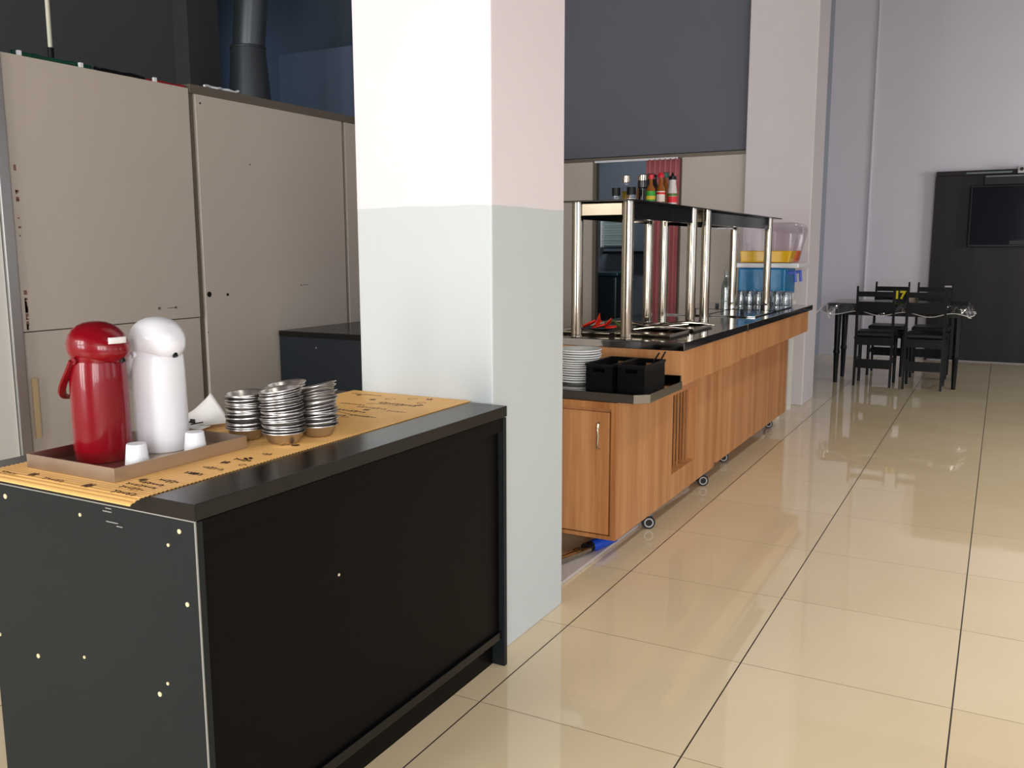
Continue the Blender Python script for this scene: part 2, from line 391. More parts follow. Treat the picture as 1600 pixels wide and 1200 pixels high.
struct(B(-7.98, -6.2, 8.7, 9.05, 2.3, 3.86).build('trim_4', mat('blue_grey_boxing_paint', (110, 124, 146), .6)))
struct(B(-5.6, -2.3, 11.6, 11.8, 0, 3.4).build('wall_scullery', mat('scullery_wall_paint', (96, 106, 118), .6)))
struct(B(-5.7, -5.6, 9.2, 11.8, 0, 3.4).build('wall_scullery_left', BLUEWALL))
struct(B(-5.7, -2.3, 9.2, 11.8, 3.4, 3.5).build('ceiling_scullery', CEIL))
# greige partition on the left
wp = thing('wall_partition', (-4.35, 5.5, 0)); struct(wp)
B(-4.375, -4.315, 2.775, 3.925, 1.10, 2.455).build('panel', PANEL, wp, bevel=.002)
B(-4.375, -4.325, 2.775, 3.93, 0, 1.094).build('panel', PANEL, wp, bevel=.002)
B(-4.375, -4.315, 3.975, 5.34, 0, 2.43).build('panel', PANEL, wp, bevel=.002)
B(-4.375, -4.315, 5.372, 7.2, 0, 2.43).build('panel', PANEL, wp, bevel=.002)
B(-4.375, -4.315, 7.23, 9.0, 0, 2.43).build('panel', PANEL, wp, bevel=.002)
for a, b in ((3.93, 3.972), (5.342, 5.37), (7.202, 7.228)): B(-4.37, -4.335, a, b, 0, 2.44).build('post', PROFILE, wp)
B(-4.385, -4.305, 3.93, 9.0, 2.43, 2.48).build('top_rail', PROFILE, wp)
B(-4.38, -4.30, 2.715, 2.772, 0, 2.50).build('post', ALU, wp, bevel=.004)
B(-4.37, -4.32, .6, 2.712, 0, 1.92).build('panel', WHITEW, wp)
B(-4.37, -4.32, .6, 2.712, 1.92, 2.46).build('panel', BRICK, wp)
B(-4.37, -4.32, -3.5, .6, 0, 2.46).build('panel', PANEL, wp)
hm = MB()
for y, z, r in ((4.004, 1.234, .017), (4.155, 1.226, .009), (4.01, 2.38, .006)): hm.cyl((-4.3165, y, z), (-4.3125, y, z), r)
hm.build('hole', BLACKP, wp)
sm = MB()
for y, z, r in ((3.62, 1.17, .008), (3.74, 1.168, .007), (4.40, 2.05, .005), (4.84, 1.26, .005), (3.98, 1.0, .004)): sm.cyl((-4.3165, y, z), (-4.311, y, z), r)
sm.box(-4.3155, -4.3135, 3.68, 3.74, 1.166, 1.170); sm.box(-4.3155, -4.3135, 4.86, 4.92, 1.26, 1.264)
sm.build('screw', PROFILE, wp)
gm = MB(); rr = random.Random(3)
for k in range(26):
    z = rr.choice((rr.uniform(1.55, 1.95), rr.uniform(1.1, 1.3))); gm.box(-4.3155, -4.3135, 2.80, 2.80+rr.uniform(.006, .016), z, z+rr.uniform(.006, .03))
gm.build('glue_mark', mat('brown_glue', (138, 100, 84), .6), wp)
B(-4.316, -4.308, 2.80, 2.83, .55, .86).build('patch', mat('tan_filler', (196, 170, 132), .6), wp)
# things on top of the partition
def sag(p, q, n, amp, seed):
    r_ = random.Random(seed); p = Vector(p); q = Vector(q)
    return [p.lerp(q, i/n)+Vector((r_.uniform(-amp, amp), 0, r_.uniform(0, amp))) for i in range(n+1)]
tag(MB().tube(sag((-4.345, 2.86, 2.467), (-4.345, 3.3, 2.467), 10, .006, 1), .011).build('cable', CABLEG), 'dark green cable lying along the top of the beige partition', 'cable')
tag(MB().tube(sag((-4.345, 3.32, 2.466), (-4.345, 3.64, 2.467), 10, .006, 2), .010).build('cable', BLACKP), 'black cable lying on top of the partition, between the green and the red one', 'cable')
tag(MB().tube(sag((-4.345, 3.655, 2.463), (-4.345, 3.92, 2.463), 8, .004, 4), .007).build('cable', CABLER), 'thin red cable on top of the beige partition', 'cable')
tag(MB().tube(sag((-4.345, 4.08, 2.490), (-4.345, 4.36, 2.492), 9, .012, 9), .008).build('cable', WHITEP), 'short crumpled white cable on the partition top, left of the round duct', 'cable')
wn_ = ['left of the hanging white conduit', 'right of the hanging white conduit', 'where the red cable lies']
for i, y in enumerate((2.88, 3.22, 3.69)):
    tag(B(-4.33, -4.312, y-.009, y+.009, 2.455, 2.478).build('clip', WHITEP), 'tiny white clip on the partition top edge, '+wn_[i], 'clip')
ct = thing('hanging_conduit', (-5.5, 3.887, 2.72), 'thin white conduit hanging from the ceiling behind the beige partition', 'conduit')
MB().cyl((-5.5, 3.887, 2.79), (-5.5, 3.895, CZ), .014).build('conduit_pipe', mat('ivory_pipe', (222, 222, 200), .4), ct)
MB().cyl((-5.5, 3.887, 2.70), (-5.5, 3.887, 2.80), .019).build('end_cap', BLACKP, ct)
dct = thing('exhaust_duct', (-6.33, 6.5, 2.0), 'round grey metal exhaust duct rising behind the partition to the ceiling', 'duct')
MB().lathe([(.215, 2.0), (.190, 2.9), (.156, 3.36), (.156, 3.37)], (-6.33, 6.5, 0), 40).build('lower_section', GALV, dct, solid=.004)
MB().lathe([(.163, 3.355), (.163, 3.375)], (-6.33, 6.5, 0), 40).build('collar', GALV, dct, solid=.004)
MB().cyl((-6.325, 6.5, 3.35), (-6.02, 6.5, CZ), .146, .146, 40).build('upper_section', GALV, dct, solid=.004)
hd = MB(); hd.prism([(-6.99, 5.9), (-5.7, 5.9), (-5.7, 7.0), (-6.99, 7.0)], 1.7, 2.0); hd.build('hood', GALV, dct)
# back wall details
struct(B(-1.69, -1.665, 13.375, 13.4, 0, CZ).build('trim_5', GREYWALL, bevel=.004))
dp = struct(thing('wall_panelling', (2.3, 13.37, 0)))
B(-.83, 5.5, 13.34, 13.4, .02, 2.44).build('panel', PANELBR, dp)
B(-.85, 5.5, 13.30, 13.4, 2.44, 2.50).build('cornice', PANELBR, dp, bevel=.006)
B(-.86, -.83, 13.33, 13.4, .0, 2.44).build('edge_strip', PANELBR, dp)
B(-.5, .02, 13.285, 13.30, 2.455, 2.475).build('cable_channel', GALV, dp)
tv = thing('television', (.26, 13.3, 1.52), 'large flat black television on the dark brown panelling', 'television')
B(-.43, .95, 13.25, 13.30, 1.52, 2.30).build('bezel', BLACKP, tv, bevel=.006)
B(-.41, .93, 13.245, 13.2495, 1.545, 2.285).build('screen', SCREEN, tv)
B(.1, .5, 13.30, 13.34, 1.75, 2.1).build('bracket', BLACKP, tv)
B(.05, .35, 13.235, 13.25, 1.55, 1.60).build('logo_bar', BLACKP, tv)
sb = thing('wall_shelf_box', (.4, 13.3, 2.31), 'black box shelf mounted right above the television', 'shelf')
B(-.28, 1.1, 13.24, 13.34, 2.31, 2.41).build('box_body', BLACKP, sb); B(-.27, 1.1, 13.225, 13.24, 2.405, 2.42).build('top_edge', GALV, sb)
em = thing('emergency_light', (.14, 13.27, 2.45), 'small pale grey light unit above the television box at the frame edge', 'light')
B(.08, .24, 13.22, 13.30, 2.44, 2.53).build('housing', GREYP, em, bevel=.008); MB().cyl((.125, 13.222, 2.49), (.125, 13.21, 2.49), .022).build('lamp_head', BLACKP, em)
ol = thing('wall_outlet', (-.62, 13.33, .92), 'small white wall outlet on the dark panelling behind the table', 'outlet')
B(-.665, -.58, 13.325, 13.34, .93, 1.01).build('cover_plate', GREYP, ol, bevel=.004); B(-.64, -.605, 13.318, 13.325, .95, .99).build('socket', mat('socket_grey', (120, 120, 122), .4), ol)

# ------------------------------------------------------------------ near black counter
bc = thing('black_counter', (-1.9, 2.0, 0), 'long black laminate counter in the foreground carrying two airpots and steel bowls', 'counter')
X0, X1, Y0, Y1 = -2.275, -1.497, 1.316, 2.715
B(X0, X1, Y0, Y1, .925, .963).build('worktop', BLACKLAM, bc, bevel=.0015)
e1 = B(X0, X1-.001, Y0+.0005, Y0+.004, .9225, .9250).build('edge_line', EDGEBAND, bc)
ep = B(X0, X1-.002, Y0+.001, Y0+.022, 0, .9222).build('end_panel', BLACKSIDE, bc, bevel=.001)
B(X0, X1-.002, Y1-.022, Y1-.001, 0, .9222).build('end_panel', BLACKSIDE, bc, bevel=.001)
B(X1-.0035, X1-.0005, Y0-.0004, Y0+.003, 0, .9222).build('edge_line', EDGEBAND, bc)
B(X1-.042, X1-.024, Y0+.022, Y1-.022, .135, .9222).build('front_panel', BLACKFACE, bc)
B(X1-.024, X1-.006, Y0+.022, Y1-.022, .875, .9222).build('top_rail', BLACKFACE, bc, bevel=.002)
B(X1-.06, X1-.012, Y0+.022, Y1-.022, .105, .135).build('bottom_shelf', BLACKLAM, bc, bevel=.002)
B(X1-.07, X1-.052, Y0+.022, Y1-.022, 0, .105).build('kick_board', BLACKFACE, bc)
B(X0, X0+.018, Y0+.022, Y1-.022, 0, .9222).build('back_panel', BLACKSIDE, bc)
for x, z, r in ((-2.173, .893, .0065), (-1.884, .886, .0045), (-1.548, .896, .0055), (-1.586, .859, .004), (-1.536, .73, .0055), (-1.616, .524, .004), (-1.645, .491, .006), (-2.093, .484, .006), (-1.909, .522, .004), (-2.25, .509, .005)):
    MB().cyl((x, Y0+.002, z), (x, Y0-.0008, z), r, seg=14).build('screw_cap', CREAM, bc)
MB().cyl((X1-.025, 1.813, .637), (X1-.0228, 1.813, .637), .004).build('screw_cap', CREAM, bc)
sc_ = MB()
for a, b, z in ((-1.79, -1.77, .915), (-1.80, -1.77, .907), (-1.79, -1.75, .883), (-1.755, -1.735, .876)): sc_.box(a, b, Y0-.0006, Y0+.002, z, z+.0022)
sc_.build('scratch', EDGEBAND, bc)
# second black counter against the partition
b2 = thing('black_counter', (-3.6, 5.2, 0), 'black counter standing against the beige partition behind the pillar', 'counter')
B(-4.3, -2.9, 4.585, 5.95, .925, .963).build('worktop', BLACKLAM, b2, bevel=.002)
B(-4.3, -2.905, 4.59, 4.61, 0, .9245).build('end_panel', mat('blue_black_laminate', (28, 36, 44), .4, var=.1), b2)
B(-2.93, -2.905, 4.61, 5.94, .1, .9245).build('front_panel', BLACKFACE, b2)
B(-4.3, -2.905, 5.925, 5.945, 0, .9245).build('end_panel', BLACKSIDE, b2)
B(-4.3, -2.96, 4.61, 5.92, .1, .13).build('bottom_shelf', BLACKLAM, b2)
MB().cyl((-3.98, 4.592, .86), (-3.98, 4.5885, .86), .005).build('screw_cap', GREYP, b2)

# bamboo mat: ridged slats across, its near end drooping over the counter's edge
mt = thing('bamboo_mat', (-1.91, 2.0, .963), 'long orange bamboo slat mat with brown coffee print on the black counter', 'mat')
def mat_profile():
    pts = []; y0 = 1.268; y1 = 2.732; n = 122
    for i in range(n*4+1):
        y = y0+(y1-y0)*i/(n*4); rid = .0022*abs(math.sin(PI*i/4))**.6
        droop = -.010*max(0, (1.305-y)/.037)**1.6
        pts.append((y, .9650+rid+droop))
    return pts
mp_ = mat_profile(); mm = MB()
xl, xr = -2.183, -1.642
rows = []
for i, (y, z) in enumerate(mp_):
    k = (y-1.27)/1.46; a = xl; b = xr-.014*k
    rows.append((mm.bm.verts.new((a, y, z)), mm.bm.verts.new(((a+b)/2, y, z)), mm.bm.verts.new((b, y, z)), mm.bm.verts.new((b, y, z-.0030)), mm.bm.verts.new((a, y, z-.0030))))
for A, C in zip(rows, rows[1:]):
    for j, k in ((0, 1), (1, 2), (2, 3), (3, 4), (4, 0)): mm.bm.faces.new((A[j], A[k], C[k], C[j]))
mm.bm.faces.new(rows[0][::-1][0:5]); mm.bm.faces.new(rows[-1])
NSLAT = len(mm.bm.faces)
PZ = .96745
def strip(mb, pts, w_):
    """flat printed stroke"""
    P = [Vector((x, y, PZ)) for x, y in pts]
    for i in range(len(P)-1):
        d = (P[i+1]-P[i]); n = Vector((-d.y, d.x, 0)).normalized()*w_/2
        v = [mb.bm.verts.new(q) for q in (P[i]-n, P[i+1]-n, P[i+1]+n, P[i]+n)]
        mb.bm.faces.new(v)
def bean(mb, x, y, r, a):
    for sgn in (-1, 1):
        vs = []
        for k in range(12):
            t = 2*PI*k/12; u = math.cos(t)*r; v = math.sin(t)*r*.38+sgn*r*.46
            vs.append(mb.bm.verts.new((x+u*math.cos(a)-v*math.sin(a), y+u*math.sin(a)+v*math.cos(a), PZ)))
        mb.bm.faces.new(vs)
pr = MB(); pl = MB(); rr = random.Random(11)
for x, y in ((-2.04, 1.31), (-1.83, 1.305), (-1.72, 1.62), (-1.70, 1.50), (-1.70, 1.68), (-1.76, 1.40), (-1.93, 2.16), (-1.81, 2.08), (-1.98, 2.36), (-2.03, 2.24), (-2.08, 2.48), (-1.87, 2.40), (-1.98, 2.58), (-2.09, 2.64), (-1.76, 2.56), (-1.80, 2.68), (-2.10, 2.05), (-1.70, 1.86)):
    bean(pr, x, y, .011+rr.random()*.004, rr.random()*PI)
def scribble(mb, cx, cy, n, hgt, wv, wd, seed):
    r_ = random.Random(seed); x = cx; pts = []
    for i in range(n*6):
        t = i/6; amp = hgt*(.6+.4*math.sin(t*1.7+seed))
        pts.append((cx+t*wv+math.sin(t*2*PI)*wv*.45, cy+math.cos(t*2*PI)*amp*.5+r_.uniform(-.001, .001)))
    strip(mb, pts, wd)
for a in ((-1.74, 1.30, 5, .020, .016, .0028, 1), (-1.76, 1.335, 6, .018, .014, .0028, 2), (-1.73, 1.42, 5, .022, .014, .003, 3), (-1.735, 1.56, 6, .022, .012, .003, 4), (-1.71, 1.74, 3, .02, .012, .0025, 5), (-1.94, 2.44, 8, .028, .016, .003, 6), (-1.98, 2.28, 8, .026, .015, .0032, 7), (-1.80, 2.42, 6, .02, .014, .0026, 8), (-2.1, 2.33, 6, .022, .016, .0028, 9), (-1.86, 2.16, 6, .02, .012, .0026, 10), (-2.14, 2.66, 9, .016, .016, .0026, 12), (-2.14, 1.29, 4, .02, .016, .0028, 13), (-1.77, 1.36, 7, .016, .015, .0026, 15), (-1.755, 1.385, 6, .016, .014, .003, 17), (-1.99, 1.30, 5, .016, .016, .0026, 14), (-1.73, 1.50, 5, .018, .012, .003, 19), (-1.73, 1.66, 5, .02, .012, .0034, 21), (-2.0, 2.36, 9, .03, .018, .004, 23), (-1.92, 2.54, 9, .03, .018, .004, 25), (-2.04, 2.47, 7, .02, .016, .003, 24), (-1.86, 2.30, 7, .02, .016, .003, 26)):
    scribble(pr if a[-1] % 2 else pl, *a)
for a, b, c, d in ((-2.02, 2.22, -1.84, 2.27), (-2.0, 2.33, -1.78, 2.30), (-1.95, 2.50, -1.80, 2.53), (-2.12, 2.42, -2.0, 2.40)):
    strip(pr, [(a+(c-a)*t/6, b+(d-b)*t/6+.006*math.sin(t)) for t in range(7)], .004)
def ring(mb, x, y, r, wd):
    strip(mb, [(x+r*math.cos(t/10*PI), y+r*.7*math.sin(t/10*PI)) for t in range(18)], wd)
for x, y, r in ((-2.07, 2.2, .022), (-1.86, 2.66, .018), (-1.78, 2.60, .016), (-1.66, 1.62, .010), (-1.93, 2.62, .02)): ring(pr, x, y, r, .003)
def merge(dst, src, idx):
    vm = {v: dst.bm.verts.new(v.co) for v in src.bm.verts}
    for f in src.bm.faces:
        g = dst.bm.faces.new([vm[v] for v in f.verts]); g.material_index = idx
merge(mm, pr, 1); merge(mm, pl, 2)
so = mm.build('printed_slats', BAMBOO, mt); so.data.materials.append(PRINT); so.data.materials.append(PRINTL)

# steel tray
TX0, TX1, TY0, TY1 = -2.125, -1.795, 1.350, 1.772
TZ = .9674
ty = thing('serving_tray', ((TX0+TX1)/2, (TY0+TY1)/2, TZ), 'rectangular steel tray under the red and the white airpot', 'tray')
t = MB()
t.box(TX0, TX1, TY0, TY1, TZ, TZ+.003)
t.build('tray_base', TRAYST, ty)
for a in ((TX0, TX1, TY0, TY0+.003), (TX0, TX1, TY1-.003, TY1), (TX0, TX0+.003, TY0+.003, TY1-.003), (TX1-.003, TX1, TY0+.003, TY1-.003)):
    MB().box(*a, TZ+.003, TZ+.034).build('tray_wall', TRAYST, ty)
TI = TZ+.0035

# airpots
def airpot(cx, cy, r, ht, body, dark, label, face):
    q = thing('airpot', (cx, cy, TI), label, 'airpot')
    z = TI
    nb = ht*.72
    MB().lathe([(0, 0), (r*.93, 0), (r*.97, .004), (r*.97, .024), (r*.985, .028)], (cx, cy, z), 48).build('base_ring', dark, q)
    MB().lathe([(r*.985, .028), (r*1.0, .034), (r*1.0, nb*.45), (r*.985, nb*.8), (r*.955, nb-.004), (r*.94, nb), (0, nb)], (cx, cy, z), 48).build('body', body, q)
    MB().lathe([(r*.90, nb), (r*.905, nb+.016), (r*.93, nb+.020), (0, nb+.020)], (cx, cy, z), 48).build('neck', body, q)
    # pump head: domed cap that swells forward into the spout
    h0 = nb+.012; hh = ht-h0; f = Vector((math.cos(face), math.sin(face), 0))
    def fn(v, a):
        t_ = (v.z)/hh; d = v.x*f.x+v.y*f.y; fwd = max(0, d/r)
        v = v.copy(); k = .30*r*fwd*fwd*math.exp(-((t_-.26)/.34)**2)
        v += f*k; v.z -= .020*fwd*fwd*max(0, 1-t_*2.0)
        return v
    prof = [(r*.92, .002), (r*.98, hh*.10), (r*1.0, hh*.22), (r*1.005, hh*.36), (r*.985, hh*.48), (r*.92, hh*.62), (r*.80, hh*.76), (r*.62, hh*.88), (r*.38, hh*.96), (r*.18, hh*.99), (0, hh)]
    MB().lathe([(0, .002)]+prof, (cx, cy, z+h0), 48, fn=fn).build('pump_head', body, q)
    MB().lathe([(r*1.006, hh*.37), (r*1.011, hh*.385), (r*1.004, hh*.40)], (cx, cy, z+h0), 48, fn=fn).build('seam', dark, q)
    sp = Vector((cx, cy, z+h0-hh*.02))+f*r*1.12
    MB().cyl(sp+Vector((0, 0, .0)), sp+f*.006+Vector((0, 0, -.012)), .007).build('spout', BLACKP, q)
    # carry handle folded down behind
    g = -f; s_ = Vector((-f.y, f.x, 0)); top = z+nb+.004
    pth = []
    for k in range(17):
        tt = k/16; ang = PI*tt
        sd = math.cos(ang)*r*.98; bk = math.sin(ang)
        pth.append(Vector((cx, cy, 0))+s_*sd+g*(r*.15+bk*r*1.28)+Vector((0, 0, top-(bk**.8)*.105)))
    MB().tube(pth, .0062, 8, 1.6).build('handle', dark, q)
    for sg in (-1, 1):
        c = Vector((cx, cy, top))+s_*sg*r*.90+g*r*.1
        MB().cyl(c, c+s_*sg*.008, .009).build('handle_hub', dark, q)
    return q
ap = airpot(-2.026, 1.497, .0705, .358, REDP, REDD, 'glossy dark red airpot at the near end of the steel tray', math.radians(8))
# paper label on the red head
def fnlab(u, v):
    a = math.radians(-22+34*u); z = .305+.016*v; r = .0835
    return (-2.026+r*math.cos(a)*1.02+.010, 1.497+r*math.sin(a), TI+z)
MB().grid(fnlab, 8, 3).build('paper_label', PAPER, ap, solid=.0008)
airpot(-1.984, 1.650, .0695, .360, WHITEP, WHITEP, 'white airpot on the steel tray beside the red one', math.radians(-8))
# white plastic coffee cups, upside down
def cup(loc, label):
    def fr(v, a): return v*1.0 if v.z < .006 or v.z > .050 else Vector((v.x*(1+.018*math.cos(a*22)), v.y*(1+.018*math.cos(a*22)), v.z))
    o = MB().lathe([(.0310, 0), (.0310, .005), (.0288, .007), (.0240, .056), (.0228, .061), (0, .061), (0, .059), (.0218, .059), (.0275, .006), (.0295, 0)], loc, 88, fn=fr, closed=False).build('plastic_cup', CUPW, at=loc)
    return tag(o, label, 'cup', 'upturned white cups')
cup((-1.862, 1.468, TI), 'upturned white plastic cup on the tray in front of the red airpot')
cup((-1.848, 1.640, TI), 'upturned white plastic cup on the tray right of the white airpot')
# napkin with dark coffee sachets
def nap(u, v):
    x = -2.272+.19*u; y = 1.885+.10*v; c = 1-abs(2*u-1)
    z = .9685+.004+(.092*c**1.15)*v**1.6+.010*(1-v)*(1-c)+.004*math.sin(9*u)
    return (x, y+.02*math.sin(3*u), z)
npk = thing('paper_napkin', (-2.17, 1.93, .968), 'folded white paper napkin standing behind the white airpot', 'napkin')
MB().grid(nap, 24, 12).build('back_fold', PAPER, npk, solid=.0012)
def nap2(u, v):
    return (-2.250+.18*u, 1.840+.06*v, .9690+.012*v+.012*(1-v)*abs(math.sin(2.2*PI*u))*.6)
MB().grid(nap2, 20, 6).build('front_fold', PAPER, npk, solid=.0012)
rr = random.Random(5)
nm = ['leftmost', 'second', 'middle', 'fourth', 'fifth', 'sixth', 'rightmost']
for i in range(7):
    x = -2.225+.021*i; y = 1.872+rr.uniform(-.008, .008)
    o = MB().obox((x, y, .991+.0045*(i % 2)), (.036, .015, .0035), R3(rr.uniform(-.2, .2), rr.uniform(-.15, .15), rr.uniform(-1, 1))).build('sachet', BLACKP, bevel=.001)
    tag(o, 'black sachet lying in the white napkin, %s of the heap' % nm[i] if i in (0, 2, 6) else 'black sachet lying in the white napkin, %s from the left' % nm[i], 'sachet', 'black sachets in the napkin')

# steel bowls in four stacks
def bowl_mesh():
    b = MB()
    def fl(v, a):
        k = 1+.02*math.cos(a*24)*(1 if v.z < .018 else 0); return Vector((v.x*k, v.y*k, v.z))
    b.lathe([(0, .0), (.034, .0), (.040, .004), (.047, .014), (.053, .030), (.0555, .0335), (.0600, .0345), (.0605, .0335), (.0602, .0355), (.0555, .0350), (.052, .0310), (.046, .015), (.039, .0055), (.033, .0013), (0, .0013)], (0, 0, 0), 48, fn=fl)
    return b
bm0 = bowl_mesh().build('steel_bowl', BOWLST, at=(0, 0, 0))
first = [True]
def stack(cx, cy, n, lean, amp, desc, grp, seed, topw=0):
    r_ = random.Random(seed); z = .9672; px = cx; py = cy
    for i in range(n):
        rx = r_.uniform(-amp, amp)+lean[0]*i/n; ry = r_.uniform(-amp, amp)+lean[1]*i/n
        if i == 0: rx = ry = 0
        if i == n-1: rx += topw
        x = cx+r_.uniform(-.0022, .0022)+lean[2]*(i/n)**1.5; y = cy+r_.uniform(-.0022, .0022)+lean[3]*(i/n)**1.5
        lab = 'small steel bowl, '+('topmost of ' if i == n-1 else '%s from the top of ' % ORD[n-1-i] if i else 'lowest of ')+desc
        if first[0]:
            first[0] = False; bm0.location = (x, y, z); bm0.rotation_euler = (rx, ry, 0); tag(bm0, lab, 'bowl', grp)
        else:
            dup(bm0, (x, y, z), (rx, ry, r_.uniform(-.1, .1)), lab, grp)
        z += .0070+abs(rx)*.004
    return z
tag(bm0, 'small steel bowl', 'bowl', 'x')
stack(-1.752, 1.872, 18, (.04, -.16, 0, 0), .05, 'the front stack nearest the mat edge', 'bowls in the front stack', 1, .05)
stack(-1.885, 1.868, 15, (.0, -.04, .0, 0), .05, 'the left stack beside the napkin', 'bowls in the left stack', 2)
stack(-1.735, 1.996, 17, (.02, -.30, .006, 0), .06, 'the right leaning stack', 'bowls in the right stack', 3)
stack(-1.882, 2.030, 16, (.05, -.14, 0, 0), .06, 'the rear stack', 'bowls in the rear stack', 4)

# ------------------------------------------------------------------ buffet, near module
XB, XF, XT = -1.558, -1.425, -1.41
XL = -2.33
CT0, CT1 = .984, 1.027
m1 = thing('buffet_unit', (-1.95, 4.8, 0), 'near wooden buffet unit on casters, with plate shelf, louvred panel and steel top', 'buffet unit')
# plate-stand cabinet
Yn, Ys = 3.90, 4.372
cb = MB(); cb.box(XL, XB, Yn+.02, Ys, .108, .785); cb.build('cabinet', WOOD, m1)
fr_ = MB(); fr_.box(XB-.028, XB, Yn, Yn+.02, .108, .785); fr_.box(XL, XL+.028, Yn, Yn+.02, .108, .785); fr_.box(XL+.028, XB-.028, Yn, Yn+.02, .752, .785); fr_.box(XL+.028, XB-.028, Yn, Yn+.02, .108, .128)
fr_.build('face_frame', WOODD, m1, bevel=.001)
mid = (XL+XB)/2
for a, b, hx_ in ((mid+.003, XB-.036, XB-.085), (XL+.036, mid-.003, XL+.085)):
    d = B(a, b, Yn-.004, Yn+.018, .134, .737).build('door', WOOD, m1, bevel=.002)
    pts = [(hx_, Yn-.004, .685), (hx_, Yn-.022, .680), (hx_, Yn-.028, .655), (hx_, Yn-.022, .625), (hx_, Yn-.022, .618), (hx_, Yn-.028, .59), (hx_, Yn-.022, .563), (hx_, Yn-.004, .558)]
    MB().tube(pts, .0052, 8).build('handle', STEEL, d)
# plate shelf with cut corner
ps = MB(); ps.prism([(XL, 3.905), (-1.475, 3.905), (-1.415, 3.965), (-1.415, 4.445), (XL, 4.445)], .787, .830)
ps.build('plate_shelf', STEELTOP, m1, bevel=.002)
B(-1.56, -1.42, 4.425, 4.4445, .831, .86).build('shelf_upstand', STEELTOP, m1)
# main body with louvred opening
Ye = 5.60
GY0, GY1, GZ0, GZ1 = 4.735, 5.175, .25, .70
bd = MB()
bd.box(XL, XB-.09, Ys+.003, Ye, .108, .80)
bd.box(XB-.09, XB, Ys+.003, 4.675, .108, .80)
bd.build('body', WOOD, m1, bevel=.001)
pn = MB(); pn.box(XB-.09, XB, 4.680, GY0, .108, .80); pn.box(XB-.09, XB, GY1, Ye, .108, .80); pn.box(XB-.09, XB, GY0, GY1, .108, GZ0); pn.box(XB-.09, XB, GY0, GY1, GZ1, .80)
pnl = pn.build('louvre_panel', WOOD, m1)
B(XB-.0895, XB-.082, GY0, GY1, GZ0, GZ1).build('louvre_back', mat('recess_shade_brown', (44, 26, 14), .7), pnl)  # shade between the slats put into the colour of this dark sheet
for k in range(8):
    y = GY0+.012+k*.056
    B(XB-.052, XB-.044, y, y+.017, GZ0, GZ1).build('louvre_slat', WOODD, pnl)
ab = MB(); ab.box(XL, XF, 4.452, 5.655, .800, CT0); ab.build('apron', WOOD, m1, bevel=.001)
wt1 = B(XL-.02, XT, 4.447, 5.757, CT0, CT1).build('worktop', STEELTOP, m1, bevel=.003)
# food wells: sunk-looking pans in raised rims
def wheel(x, y, par):
    ax = Vector((math.cos(-1.0), math.sin(-1.0), 0)); c = Vector((x, y, .036))
    o = MB().cyl(c-ax*.012, c+ax*.012, .036, seg=28).build('caster', RUBBER, par)
    MB().lathe([(.019, 0), (.026, .002), (.026, .004), (.019, .004)], c+ax*.0125, 28, ax.to_track_quat('Z', 'Y').to_matrix()).build('rim', GREYP, o)
    f = MB(); R = R3(0, 0, -1.0)
    f.obox((x, y, .091), (.040, .034, .032), R); f.obox(c-ax*.016+Vector((0, 0, .024)), (.003, .026, .05), R)
    f.build('fork', GALV, o); return o
for y in (4.49, 5.50):
    for x in (-1.60, -2.27): wheel(x, y, m1)
# ------------------------------------------------------------------ buffet, far module
m2 = thing('buffet_unit', (-1.95, 6.9, 0), 'far wooden buffet unit with vertical grain and long steel top by the second pillar', 'buffet unit')
B(XL, XB+.002, 5.645, 7.76, .125, .80).build('body', WOOD, m2, bevel=.001)
B(XL, XF, 5.715, 7.89, .810, CT0).build('apron', WOOD, m2, bevel=.001)
B(XL-.02, XT, 5.7605, 8.0, CT0, CT1).build('worktop', STEELTOP, m2, bevel=.003)
B(XT-.03, XT+.003, 5.7608, 5.775, CT0-.004, CT1+.001).build('corner_cap', CHROME, m2)
for y in (6.2, 7.60):
    for x in (-1.66, -2.27): wheel(x, y, m2)

# ------------------------------------------------------------------ sneeze-guard racks
def rack(Y0r, Y1r, desc, ylab):
    q = thing('shelf_rack', (-1.89, (Y0r+Y1r)/2, CT1), desc, 'rack')
    for x in (-2.04, -1.75):
        for y in (Y0r, Y1r):
            p = MB().cyl((x, y, CT1), (x, y, 1.752), .031, seg=32).build('post', CHROME, q)
            MB().lathe([(.031, 0), (.0335, .002), (.0335, .012), (.031, .014)], (x, y, CT1), 32).build('foot_ring', CHROME, p)
    for x in (-2.04, -1.75): B(x-.012, x+.012, Y0r+.031, Y1r-.031, 1.665, 1.7525).build('side_rail', BLACKGLASS, q)
    for y in (Y0r, Y1r): B(-2.009, -1.781, y-.012, y+.012, 1.685, 1.745).build('cross_rail', STEEL, q)
    B(-2.115, -1.685, Y0r-.08, Y1r+.20, 1.7525, 1.7605).build('glass_top', BLACKGLASS, q, bevel=.001)
    return q
rack(4.50, 5.62, 'near chrome shelf rack with black glass top carrying the sauce bottles', 'near')
rack(5.93, 7.74, 'far chrome shelf rack with empty black glass top', 'far')

